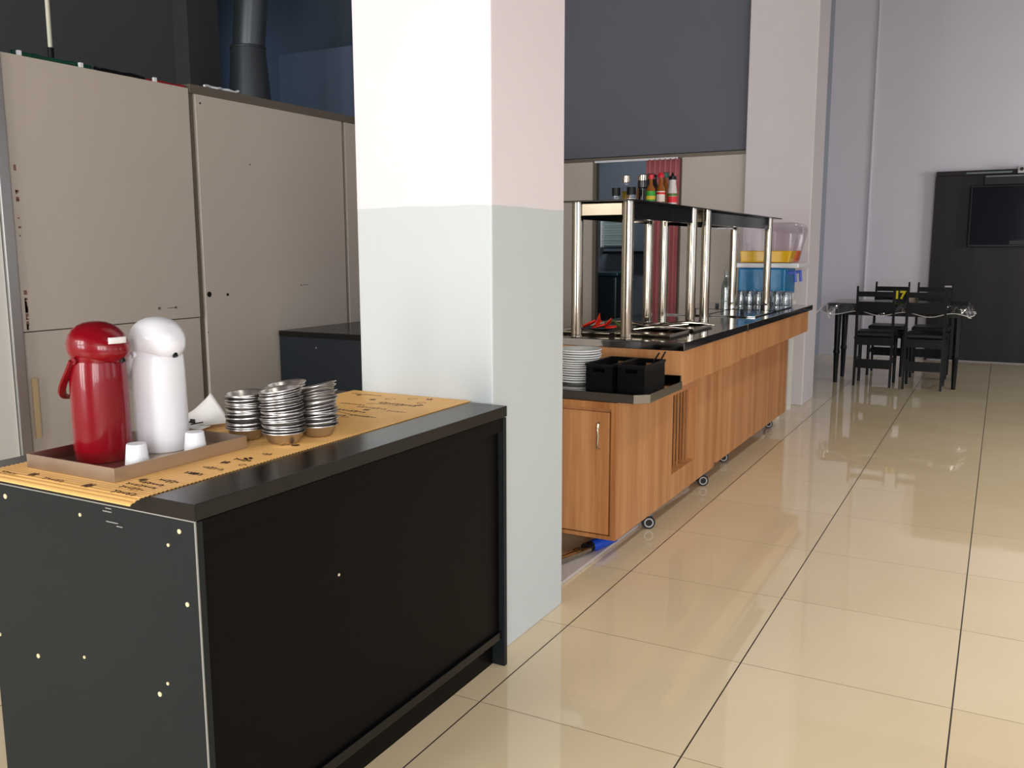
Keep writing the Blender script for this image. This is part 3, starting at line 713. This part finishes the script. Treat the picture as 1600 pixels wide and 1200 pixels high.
# food pans with lids and tongs on the near module
def pan(x0, x1, y0, y1, label, ang=0):
    q = thing('food_pan', ((x0+x1)/2, (y0+y1)/2, CT1), label, 'pan', 'steel food pans in the near unit')
    m = MB(); h = .016; w_ = .014
    def rect(z, ins): return [(x0+ins, y0+ins, z), (x1-ins, y0+ins, z), (x1-ins, y1-ins, z), (x0+ins, y1-ins, z)]
    rings = [rect(CT1+.001, .0), rect(CT1+h, -.004), rect(CT1+h+.003, .0), rect(CT1+h, w_), rect(CT1+.004, w_+.014)]
    V = [[m.bm.verts.new(p) for p in r_] for r_ in rings]
    for A, C in zip(V, V[1:]):
        for k in range(4): m.bm.faces.new((A[k], A[(k+1) % 4], C[(k+1) % 4], C[k]))
    m.bm.faces.new(V[0][::-1]); m.bm.faces.new(V[-1])
    m.build('pan_body', STEEL, q, bevel=.003); return q
pan(-2.26, -1.90, 4.62, 4.92, 'steel food pan nearest the plate shelf, by the red pepper pieces')
pan(-1.88, -1.56, 4.66, 5.00, 'steel food pan at the near right corner of the buffet top')
pan(-2.26, -1.90, 5.02, 5.40, 'steel food pan at the left middle of the near buffet top')
pan(-1.88, -1.56, 5.08, 5.46, 'steel food pan below the maroon curtain on the near buffet top')
def tongs(x, y, ang, label, z=CT1+.030):
    q = thing('serving_tongs', (x, y, z), label, 'tongs', 'steel tongs on the food pans')
    c, s_ = math.cos(ang), math.sin(ang)
    for k in (-1, 1):
        pts = []
        for i in range(9):
            u = i/8*.30; o_ = k*.018*math.sin(PI*i/8)+k*.004
            pts.append((x+u*c-o_*s_, y+u*s_+o_*c, z+.005+.014*math.sin(PI*i/8)))
        MB().tube(pts, .0055, 6, .5).build('tong_arm', STEEL, q)
    return q
tongs(-1.80, 4.74, .6, 'steel tongs lying across the near right food pan')
tongs(-1.76, 5.12, .35, 'steel tongs on the food pan whose tips point to the aisle')
tongs(-2.16, 5.12, -.2, 'steel tongs on the left middle food pan')
def spoon(x, y, ang, label):
    q = thing('serving_spoon', (x, y, CT1+.034), label, 'spoon'); c, s_ = math.cos(ang), math.sin(ang)
    MB().tube([(x+c*.05*i, y+s_*.05*i, CT1+.030+.004*i) for i in range(6)], .005, 6, .5).build('spoon_handle', STEEL, q)
    MB().lathe([(0, 0), (.02, .002), (.034, .012), (.035, .014), (.02, .006), (0, .003)], (x-c*.025, y-s_*.025, CT1+.022), 20).build('spoon_bowl', STEEL, q)
spoon(-1.80, 4.92, .45, 'steel serving spoon with its handle reaching over the near right pan')
# round dish with pepper pieces and a green chilli
dz = CT1+.021
dish = tag(MB().lathe([(0, 0), (.07, 0), (.11, .012), (.112, .016), (.068, .005), (0, .004)], (-2.0, 4.74, dz), 36).build('round_dish', SOY), 'dark round dish under the red pepper pieces', 'dish')
rr = random.Random(21)
wh = ['tallest', 'leftmost, tapering', 'front, curled', 'rear, rounded', 'rightmost, flat', 'middle, folded']
for i, (dx, dy, a, l) in enumerate(((-.02, .01, 1.35, .075), (-.075, -.01, .45, .085), (.0, -.045, .25, .07), (.03, .03, .9, .06), (.06, -.01, .1, .07), (-.02, -.01, .6, .06))):
    cx, cy = -2.0+dx, 4.74+dy; m = MB()
    def pp(u, v, a=a, l=l, i=i, cx=cx, cy=cy):
        w_ = .030*math.sin(PI*min(1, u*.85+.12)); t = (v-.5)*2
        x = (u-.4)*l*math.cos(a); z = (u-.0)*l*math.sin(a)+.012+.010*(1-t*t)
        return (cx+x+.3*w_*t*math.sin(i), cy+w_*t, dz+z)
    m.grid(pp, 10, 6)
    o = m.build('pepper_piece', PEPPER, solid=.004); tag(o, '%s red pepper piece on the dark dish' % wh[i], 'vegetable', 'red pepper pieces')
tag(MB().tube([(-1.975+.012*i, 4.86, dz+.010+.0009*(7-i)**2) for i in range(9)], [.003, .005, .007, .009, .010, .010, .009, .007, .004], 8).build('green_chilli', CHILLI), 'curved green chilli beside the red pepper pieces', 'vegetable')
# lids with black knobs on the far module
for i, (x0, x1, y0, y1, d) in enumerate(((-2.20, -1.86, 6.32, 6.92, 'left lid nearer the middle posts'), (-2.20, -1.86, 6.98, 7.50, 'left lid nearer the far posts'), (-1.84, -1.50, 6.32, 6.95, 'aisle-side lid nearer the middle posts'), (-1.84, -1.50, 7.01, 7.56, 'aisle-side lid nearer the far posts'))):
    q = thing('pan_lid', ((x0+x1)/2, (y0+y1)/2, CT1), 'flat steel pan lid on the far buffet top, '+d, 'lid', 'flat lids on the far unit')
    B(x0, x1, y0, y1, CT1+.0005, CT1+.010).build('lid_plate', STEELTOP, q, bevel=.003)
    B((x0+x1)/2-.012, (x0+x1)/2+.012, (y0+y1)/2-.014, (y0+y1)/2+.014, CT1+.010, CT1+.036).build('knob', BLACKP, q, bevel=.003)

# ------------------------------------------------------------------ plates and baskets on the shelf
pl0 = MB().lathe([(0, 0), (.060, 0), (.065, .004), (.100, .0085), (.1105, .011), (.1125, .0150), (.1105, .0180), (.098, .016), (.063, .0068), (.058, .004), (0, .004)], (0, 0, 0), 48).build('dinner_plate', CHINA, at=(0, 0, 0))
rr = random.Random(8); n = 14
for i in range(n):
    lab = 'white dinner plate, %s in the stack left of the black baskets' % ('topmost' if i == n-1 else 'lowest' if i == 0 else ORD[n-1-i]+' from the top')
    loc = (-1.878+rr.uniform(-.003, .003)+(.006 if i > 9 else 0), 4.165+rr.uniform(-.003, .003), .8305+i*.0120)
    if i == 0: pl0.location = loc; tag(pl0, lab, 'plate', 'stacked dinner plates')
    else: dup(pl0, loc, (rr.uniform(-.01, .01), rr.uniform(-.01, .01), 0), lab, 'stacked dinner plates')
def basket(x0, x1, y0, y1, label):
    z0, z1 = .8305, .958; q = thing('cutlery_basket', ((x0+x1)/2, (y0+y1)/2, z0), label, 'basket', 'black cutlery baskets')
    m = MB(); th = .006
    rot = 0
    m.box(x0, x1, y0, y1, z0, z0+th)
    m.box(x0, x0+th, y0, y1, z0+th, z1); m.box(x1-th, x1, y0, y1, z0+th, z1)
    xm, hw = (x0+x1)/2, .030
    for ya, yb in ((y0, y0+th), (y1-th, y1)):
        m.box(x0+th, x1-th, ya, yb, z0+th, z1-.042)
        m.box(x0+th, xm-hw, ya, yb, z1-.042, z1-.020); m.box(xm+hw, x1-th, ya, yb, z1-.042, z1-.020)
        m.box(x0+th, x1-th, ya, yb, z1-.020, z1)
    m.build('basket_body', BASKET, q)
    r_ = MB(); e = .004
    r_.box(x0-e, x1+e, y0-e, y0, z1-.010, z1+.002); r_.box(x0-e, x1+e, y1, y1+e, z1-.010, z1+.002); r_.box(x0-e, x0, y0, y1, z1-.010, z1+.002); r_.box(x1, x1+e, y0, y1, z1-.010, z1+.002)
    r_.build('rim', BLACKP, q)
    wv = MB()
    for k in range(11):
        z = z0+.010+k*.0075
        wv.box(x0-.0015, x1+.0015, y0-.0015, y0, z, z+.004); wv.box(x1, x1+.0015, y0, y1, z, z+.004)
    wv.build('weave', BASKET, q)
    return q
basket(-1.742, -1.606, 3.955, 4.28, 'black woven plastic basket next to the plate stack')
basket(-1.590, -1.454, 3.985, 4.275, 'black woven plastic basket at the shelf corner, full of cutlery')
rr = random.Random(13)
cd = ['leftmost', 'second from the left', 'third from the left', 'fourth from the left', 'fifth from the left']
for i in range(5):
    x = -1.565+.016*i; y = 4.06+.02*rr.random(); q = thing('fork', (x, y, .84), 'steel cutlery piece lying in the corner basket, %s' % cd[i], 'cutlery', 'cutlery in the corner basket')
    MB().tube([(x, y, .850+.004*i), (x+.004, y+.10, .875), (x+.006, y+.17, .90)], .0045, 6, .4).build('fork_handle', STEEL, q)
    MB().obox((x, y-.015, .853+.002*i), (.02, .045, .002), R3(.1, 0, 0)).build('fork_head', STEEL, q)
for i, (dx, l) in enumerate(((0, .23), (.032, .25))):
    x = -1.520+dx
    q = thing('serving_spoon', (x, 4.12, .85), 'black-handled spoon leaning out of the corner basket, %s of the two' % ('left' if i == 0 else 'right'), 'spoon', 'black-handled spoons in the corner basket')
    MB().tube([(x, 4.08, .850), (x+.01, 4.15, .900), (x+.028, 4.235, .962), (x+.036, 4.27, .988+.008*i)], [.006, .006, .008, .009], 8, .5).build('spoon_handle', BLACKP, q)
    MB().lathe([(0, 0), (.014, .002), (.018, .008), (0, .003)], (x, 4.065, .842), 16).build('spoon_bowl', STEEL, q)

# ------------------------------------------------------------------ sauce bottles on the near rack
ZR = 1.761
def bottle(name, x, y, parts, label, cat='bottle'):
    q = thing(name, (x, y, ZR), label, cat)
    for pn_, mt_, prof in parts: MB().lathe(prof, (x, y, ZR), 20).build(pn_, mt_, q)
    return q
def glassbody(r, h, rn, hn, ht): return [(0, 0), (r, 0), (r, h), (rn, hn), (rn, ht)]
def cap(r, z0, z1): return [(r, z0), (r, z1-.004), (r*.8, z1), (0, z1)]
def dome(r, z0, z1): return [(r, z0), (r*1.05, (z0+z1)/2), (r*.7, z1-.004), (0, z1)]
bottle('salt_shaker', -1.965, 4.86, [('glass', CLEAR, [(0, 0), (.022, 0), (.020, .055)]), ('collar', BLACKP, [(.024, .045), (.024, .088), (0, .088)])], 'short clear shaker with a black collar, leftmost on the rack', 'shaker')
bottle('oil_bottle', -1.945, 4.96, [('oil', OIL, [(0, 0), (.026, 0), (.022, .075), (0, .075)]), ('glass', CLEAR, glassbody(.028, .08, .021, .10, .125)), ('steel_cap', CHROME, cap(.022, .125, .165))], 'oil bottle with a steel cap and yellow oil', 'bottle')
bottle('sauce_bottle', -1.930, 5.16, [('sauce', AMBER, glassbody(.024, .09, .012, .12, .15)), ('cap', REDCAP, cap(.017, .148, .180))], 'amber sauce bottle with a red cap behind the steel-capped oil bottle')
bottle('salt_shaker', -1.880, 4.88, [('salt', SALT, [(0, 0), (.027, 0), (.025, .028), (0, .030)]), ('glass', CLEAR, [(0, 0), (.029, 0), (.026, .055)]), ('collar', BLACKP, [(.027, .050), (.025, .092), (0, .092)])], 'clear shaker half full of white salt with a black collar', 'shaker')
bottle('soy_bottle', -1.858, 5.0, [('sauce', SOY, [(0, 0), (.028, 0), (.028, .02), (.024, .022), (.024, .09), (.029, .095), (.029, .135), (0, .135)]), ('steel_cap', CHROME, cap(.026, .135, .168))], 'dark soy bottle with a steel cap in the middle of the group')
bottle('sauce_bottle', -1.880, 5.20, [('sauce', SOY, glassbody(.03, .11, .024, .13, .160)), ('cap', GREENCAP, dome(.031, .158, .192))], 'tall bottle with a wide dark green cap in the middle of the group')
bottle('sauce_bottle', -1.805, 5.05, [('sauce', SOY, glassbody(.022, .10, .014, .13, .15)), ('cap', SOY, cap(.015, .15, .168))], 'slim dark sauce bottle beside the soy bottle')
bottle('sauce_bottle', -1.772, 4.90, [('sauce', AMBER, glassbody(.025, .078, .010, .105, .135)), ('cap', REDCAP, cap(.016, .133, .160)), ('label', LABG, [(.0258, .012), (.0258, .066)]), ('label_spot', LABY, [(.0262, .020), (.0262, .040)])], 'hot sauce bottle with a red cap and a green and yellow label')
bottle('sauce_bottle', -1.775, 5.16, [('sauce', AMBER, glassbody(.024, .10, .012, .13, .16)), ('cap', GREENCAP, cap(.020, .158, .188))], 'amber bottle with a small green cap at the back right')
bottle('sauce_bottle', -1.735, 4.96, [('sauce', AMBER, glassbody(.024, .082, .010, .112, .145)), ('cap', REDCAP, dome(.018, .143, .174)), ('label', LABW, [(.0248, .010), (.0248, .068)]), ('label_stripe', LABR, [(.0252, .050), (.0252, .062)])], 'amber sauce bottle with a red cap and a white label')
bottle('squeeze_bottle', -1.700, 5.06, [('body', mat('milky_plastic', (205, 200, 200), .3), [(0, 0), (.027, 0), (.027, .07), (.020, .118), (.020, .138)]), ('cap', BLACKP, [(.022, .136), (.022, .156), (.008, .160), (.005, .178), (0, .178)]), ('label', LABR, [(.0276, .008), (.0276, .042)]), ('label_top', CHILLI, [(.0274, .044), (.0268, .068)])], 'milky squeeze bottle with a black cap and a red label, rightmost')

# ------------------------------------------------------------------ juice dispenser on its own little table
st = thing('side_table', (-1.95, 8.32, 0), 'small white side table behind the far end of the buffet, under the juice dispenser', 'table')
B(-2.24, -1.665, 8.06, 8.60, 1.000, 1.030).build('tabletop', WHITEW, st, bevel=.003)
for x in (-2.22, -1.69):
    for y in (8.08, 8.58): B(x-.018, x+.018, y-.018, y+.018, 0, 1.0).build('leg', WHITEW, st)
jd = thing('juice_dispenser', (-1.85, 8.33, 1.03), 'two-tank juice dispenser with blue base, white tray, yellow and orange juice', 'dispenser')
JX0, JX1 = -2.10, -1.665
B(JX0+.02, JX1-.02, 8.12, 8.54, 1.03, 1.10).build('stand', WHITEW, jd, bevel=.004)
def bs(u, v):
    return None
bb = MB(); bb.box(JX0+.01, JX1-.01, 8.11, 8.55, 1.10, 1.335); bb.build('base', BLUE, jd, bevel=.012)
B(JX0-.03, JX1+.11, 8.07, 8.60, 1.336, 1.380).build('tray', WHITEP, jd, bevel=.012)
def tank(y0, y1, juice, jl):
    xm = (JX0+JX1)/2
    def rr4(z, x0, x1): return [(x0, y0, z), (x1, y0, z), (x1, y1, z), (x0, y1, z)]
    m = MB(); lv = [(1.381, JX0+.02, JX1+.02), (1.50, JX0+.01, JX1+.045), (1.66, JX0-.02, JX1+.085), (1.715, JX0+.0, JX1+.075), (1.735, JX0+.06, JX1+.02)]
    V = [[m.bm.verts.new(p) for p in rr4(*l)] for l in lv]
    for A, C in zip(V, V[1:]):
        for k in range(4): m.bm.faces.new((A[k], A[(k+1) % 4], C[(k+1) % 4], C[k]))
    m.bm.faces.new(V[-1]); m.bm.faces.new(V[0][::-1])
    tk = m.build('tank', CLEAR, jd, bevel=.02)
    m = MB(); V = []
    for z, a, b in ((1.384, JX0+.028, JX1+.012), (1.487, JX0+.018, JX1+.034)): V.append([m.bm.verts.new(p) for p in ((a, y0+.007, z), (b, y0+.007, z), (b, y1-.007, z), (a, y1-.007, z))])
    for k in range(4): m.bm.faces.new((V[0][k], V[0][(k+1) % 4], V[1][(k+1) % 4], V[1][k]))
    m.bm.faces.new(V[1]); m.bm.faces.new(V[0][::-1])
    plabel(m.build('juice', juice, tk, bevel=.008), jl)
    B(xm-.03, xm+.03, (y0+y1)/2-.03, (y0+y1)/2+.03, 1.388, 1.66).build('paddle_tube', mat('pale_tube', (225, 220, 224), .4), tk)
    tp = MB(); yc = (y0+y1)/2
    tp.cyl((JX1-.01, yc, 1.29), (JX1+.06, yc, 1.30), .014); tp.cyl((JX1+.05, yc, 1.31), (JX1+.06, yc, 1.21), .011, .014)
    tp.build('tap', TAPB, jd)
tank(8.10, 8.325, JUICEY, 'yellow juice'); tank(8.345, 8.57, JUICEO, 'orange juice')
# upturned glasses
g0 = MB().lathe([(.036, 0), (.037, .002), (.033, .060), (.029, .112), (.026, .116), (0, .116), (0, .108), (.026, .107), (.033, .004)], (0, 0, 0), 24).build('drinking_glass', GLASS, at=(0, 0, 0))
k = 0
for row, (y, nx) in enumerate(((7.87, 6), (7.952, 6))):
    for i in range(nx):
        lab = 'upturned clear glass below the blue dispenser base, %s in the %s row' % (('leftmost' if i == 0 else 'rightmost' if i == nx-1 else ORD[i]+' from the left'), 'front' if row == 0 else 'rear')
        loc = (-2.00+.077*i+.006*row, y, CT1+.0005)
        if k == 0: g0.location = loc; tag(g0, lab, 'glass', 'upturned glasses by the dispenser')
        else: dup(g0, loc, None, lab, 'upturned glasses by the dispenser')
        k += 1
wb = thing('water_bottle', (-2.145, 7.93, CT1), 'pale clear bottle standing left of the juice dispenser', 'bottle')
MB().lathe([(0, 0), (.043, 0), (.043, .12), (.038, .17), (.020, .22), (.020, .25)], (-2.145, 7.93, CT1), 24).build('bottle_body', thin_clear('pale_green_glass', (205, 222, 218), .2), wb)
MB().lathe([(.023, .245), (.025, .29), (0, .292)], (-2.145, 7.93, CT1), 24).build('cap', GREYP, wb)

# ------------------------------------------------------------------ floor items under the buffet
tag(B(-1.79, -1.655, 3.33, 4.62, .0005, .016).build('cable_cover', DUCTING, bevel=.004), 'flat grey cover strip on the floor at the foot of the buffet', 'cable cover')
tag(MB().tube([(-1.72, 4.63, .016), (-1.70, 5.1, .016), (-1.675, 5.42, .016)], .015, 10).build('floor_pipe', DUCTING), 'thin grey pipe on the floor between the two near casters', 'pipe')
mp = thing('mop', (-1.8, 3.7, .016), 'steel-tubed pole with a bright blue grip lying under the near cabinet', 'mop')
p0, p1_ = Vector((-1.84, 3.40, .040)), Vector((-1.70, 3.92, .040)); dd = (p1_-p0).normalized()
MB().cyl(p0, p1_, .016).build('tube', CHROME, mp); MB().cyl(p0+Vector((-.045, .0, 0)), p1_+Vector((-.045, -.02, 0)), .010).build('tube', CHROME, mp)
MB().cyl(p1_-dd*.01+Vector((-.015, 0, .003)), p1_+dd*.035+Vector((-.015, 0, .003)), .028).build('collar', BLACKP, mp)
MB().tube([p1_+dd*t_+Vector((-.012, 0, .004)) for t_ in (.035, .06, .14, .22)], [.024, .030, .030, .024], 20).build('grip', BLUEG, mp)

# ------------------------------------------------------------------ kitchen seen through the doorway
def cur(u, v):
    x = -3.29+.36*u; return (x+.012*math.sin(11*u)*(1-v), 8.945+.022*math.sin(2*PI*6.5*u+.6*math.sin(3*v)), .35+2.06*v)
tag(MB().grid(cur, 90, 14).build('curtain', CURTAIN, solid=.003), 'maroon gathered curtain hanging in the kitchen doorway', 'curtain')
tag(MB().cyl((-3.858, 8.94, 2.412), (-2.952, 8.94, 2.412), .012).build('curtain_rod', WHITEP), 'white curtain rod across the top of the kitchen doorway', 'curtain rod')
tag(B(-4.8, -3.3, 11.42, 11.60, 1.44, 1.475).build('wall_rail', BLACKP), 'dark rail shelf on the scullery wall through the doorway', 'shelf')
rk = thing('dish_rack', (-4.6, 11.5, 1.53), 'pale wire dish rack hanging on the scullery wall through the doorway', 'rack')
w1 = MB()
for k in range(6): w1.tube([(-4.86, 11.52, 1.56+.07*k), (-4.44, 11.52, 1.56+.07*k)], .006, 6)
w1.build('rack_wires', mat('pale_wire', (190, 205, 205), .4), rk)
for x in (-4.86, -4.44): B(x-.010, x+.010, 11.50, 11.60, 1.53, 1.95).build('rack_side', WHITEP, rk)
B(-4.85, -4.45, 11.575, 11.60, 1.54, 1.93).build('rack_panel', mat('pale_green_sheet', (140, 158, 156), .5), rk)
ld = thing('ladle', (-4.42, 11.38, 1.42), 'steel ladle hanging from the dark rail in the scullery', 'ladle')
MB().tube([(-4.42, 11.40, 1.72), (-4.425, 11.40, 1.48)], .009, 8).build('ladle_handle', BLACKP, ld)
MB().lathe([(0, 0), (.03, .006), (.048, .03), (.05, .045), (.042, .04), (0, .012)], (-4.42, 11.36, 1.42), 20).build('ladle_bowl', CHROME, ld)
bn = thing('storage_bin', (-4.1, 9.8, 0), 'large dark blue plastic bin standing in the kitchen doorway', 'bin')
MB().prism([(-4.30, 9.6), (-3.86, 9.6), (-3.86, 10.0), (-4.30, 10.0)], 0, 1.20).build('bin_body', DARKBIN, bn, bevel=.02)
MB().prism([(-4.32, 9.58), (-3.84, 9.58), (-3.84, 10.02), (-4.32, 10.02)], 1.20, 1.24).build('bin_lid', mat('teal_lid', (20, 58, 70), .25), bn, bevel=.01)

# ------------------------------------------------------------------ dining table and chairs
dt = thing('dining_table', (-1.0, 11.05, 0), 'black dining table near the back wall with a clear plastic cover', 'table')
DX0, DX1, DY0, DY1, DZ = -1.69, -.31, 10.56, 11.42, .90
B(DX0, DX1, DY0, DY1, DZ-.03, DZ).build('tabletop', BLACKWOOD, dt, bevel=.003)
for x, y in ((DX0+.10, DY0+.06), (DX1-.07, DY0+.08), (DX0+.10, DY1-.28), (DX1-.10, DY1-.07)):
    MB().lathe([(0, 0), (.022, 0), (.030, .32), (.036, .34), (.036, .36), (.030, .38), (.036, .78), (.036, DZ-.03), (0, DZ-.03)], (x, y, 0), 16).build('leg', BLACKWOOD, dt)
ap_ = MB()
ap_.box(DX0+.07, DX1-.05, DY0+.04, DY0+.06, DZ-.13, DZ-.03); ap_.box(DX0+.07, DX1-.07, DY1-.08, DY1-.06, DZ-.13, DZ-.03); ap_.box(DX0+.07, DX0+.09, DY0+.06, DY1-.08, DZ-.13, DZ-.03); ap_.box(DX1-.07, DX1-.05, DY0+.06, DY1-.08, DZ-.13, DZ-.03)
ap_.build('apron', BLACKWOOD, dt)
# clear plastic tablecloth
def cloth(u, v):
    ex = .14; x = DX0-ex+(DX1-DX0+2*ex)*u; y = DY0-ex+(DY1-DY0+2*ex)*v
    ox = max(DX0-.004-x, 0)+max(x-DX1-.004, 0); oy = max(DY0-.004-y, 0)+max(y-DY1-.004, 0); d = max(ox, oy)
    hang = min(1, d/.02)*d*.9
    px = min(max(x, DX0-.006-.35*ox-.05*oy), DX1+.006+.35*ox+.05*oy); py = min(max(y, DY0-.006-.30*oy), DY1+.006+.3*oy)
    if d > 0: py += .016*math.sin(23*x)*min(1, oy/.05); px += .03*math.sin(19*y)*min(1, ox/.05); hang *= (.85+.18*math.sin(13*x+7*y))
    return (px, py, DZ+.004+.0015*math.sin(17*x)*math.sin(13*y)-hang)
ctb = MB().grid(cloth, 90, 60).build('plastic_tablecloth', FILM); tag(ctb, 'clear plastic cover draped over the black dining table', 'tablecloth')
hem = MB()
def edge(u, v): a = Vector(cloth(u, v)); return a
hem.tube([edge(i/60, 0) for i in range(61)], .004, 6); hem.tube([edge(0, i/30) for i in range(31)], .004, 6); hem.tube([edge(1, i/30) for i in range(31)], .004, 6)
hm_ = hem.build('hem', ROPE, ctb); 
tie = MB(); c0 = Vector((DX0-.015, DY0+.02, DZ-.02))
tie.tube([c0, c0+Vector((-.06, -.02, -.03)), c0+Vector((-.12, -.02, -.10)), c0+Vector((-.15, -.02, -.17))], .006, 6); tie.tube([c0, c0+Vector((.0, -.02, -.06)), c0+Vector((.03, -.02, -.15))], .007, 6)
tie.build('tie_string', ROPE, ctb)
# chair
def chair(label):
    q = thing('dining_chair', (0, 0, 0), label, 'chair', 'black wooden chairs at the dining table')
    w_ = .185; d = .40
    for x in (-w_, w_):
        MB().tube([(x, -.02, 0), (x, .0, .25), (x, .0, .56), (x*1.0, -.03, .85), (x, -.06, 1.10)], [.017, .019, .020, .018, .014], 4).build('rear_leg', BLACKWOOD, q)
        MB().cyl((x, d, 0), (x, d, .52), .016, .020, 12).build('front_leg', BLACKWOOD, q)
    B(-w_-.02, w_+.02, -.015, d+.03, .52, .545).build('seat_board', BLACKWOOD, q, bevel=.004)
    def cu(u, v):
        return None
    cs = MB(); cs.box(-w_-.015, w_+.015, -.005, d+.03, .546, .60); cs.build('seat_cushion', NAVYSEAT, q, bevel=.022)
    for a in ((-w_, w_, -.010, .010), (-w_, w_, d-.010, d+.010), (-w_-.008, -w_+.008, .02, d-.02), (w_-.008, w_+.008, .02, d-.02)):
        B(*a, .455, .52).build('seat_rail', BLACKWOOD, q)
    B(-w_+.015, w_-.015, -.015, .005, .20, .30).build('stretcher', BLACKWOOD, q)
    for x in (-w_, w_): B(x-.009, x+.009, .02, d-.02, .26, .30).build('stretcher', BLACKWOOD, q)
    MB().obox((0, -.050, 1.015), (2*w_-.02, .014, .055), R3(.12, 0, 0)).build('back_slat', BLACKWOOD, q)
    MB().obox((0, -.030, .875), (2*w_-.02, .014, .115), R3(.10, 0, 0)).build('back_slat', BLACKWOOD, q)
    return q
ch = chair('left black chair on the near side of the table, with its back to us')
ch.location = (-1.185, 10.47, 0)
dup(ch, (-.680, 10.45, 0), None, 'right black chair on the near side of the table, with its back to us')
dup(ch, (-1.165, 11.83, 0), (0, 0, PI), 'black wooden chair on the far side of the table, left one, facing the camera')
dup(ch, (-.690, 11.83, 0), (0, 0, PI), 'black wooden chair on the far side of the table, right one, facing the camera')
# table number and napkin holder
sg = thing('table_number', (-.985, 10.86, DZ+.008), 'black table number stand with yellow digits 17', 'sign')
B(-1.055, -.915, 10.855, 10.865, DZ+.008, DZ+.150).build('sign_plate', BLACKP, sg, bevel=.002)
B(-1.045, -.925, 10.83, 10.90, DZ+.006, DZ+.014).build('sign_foot', BLACKP, sg)
cu_ = bpy.data.curves.new('t17', 'FONT'); cu_.body = '17'; cu_.size = .115; cu_.extrude = .002; cu_.offset = .0055; cu_.align_x = 'CENTER'
to = bpy.data.objects.new('t17', cu_); COL.objects.link(to); bpy.context.view_layer.update()
me = bpy.data.meshes.new_from_object(to.evaluated_get(bpy.context.evaluated_depsgraph_get())); COL.objects.unlink(to); bpy.data.objects.remove(to)
me.transform(Matrix.Translation((0, -.0075, .045)) @ Matrix.Rotation(PI/2, 4, 'X')); me.materials.clear(); me.materials.append(YELLOW)
dg = bpy.data.objects.new('digits', me); COL.objects.link(dg); dg.parent = sg
nh = thing('napkin_holder', (-.855, 10.98, DZ+.008), 'steel napkin holder right of the table number', 'napkin holder')
MB().box(-.90, -.81, 10.95, 10.955, DZ+.008, DZ+.09).box(-.90, -.81, 11.00, 11.005, DZ+.008, DZ+.09).box(-.90, -.81, 10.955, 11.00, DZ+.006, DZ+.012).build('holder', CHROME, nh)
B(-.895, -.815, 10.957, 10.998, DZ+.013, DZ+.105).build('napkins', PAPER, nh)

# ------------------------------------------------------------------ scale everything from tile units to metres
done = set()
for o in list(SC.objects):
    if o.type in ('MESH', 'EMPTY'):
        o.location = Vector(o.location)*S
        if o.type == 'MESH' and o.data.name not in done:
            done.add(o.data.name); o.data.transform(Matrix.Scale(S, 4))
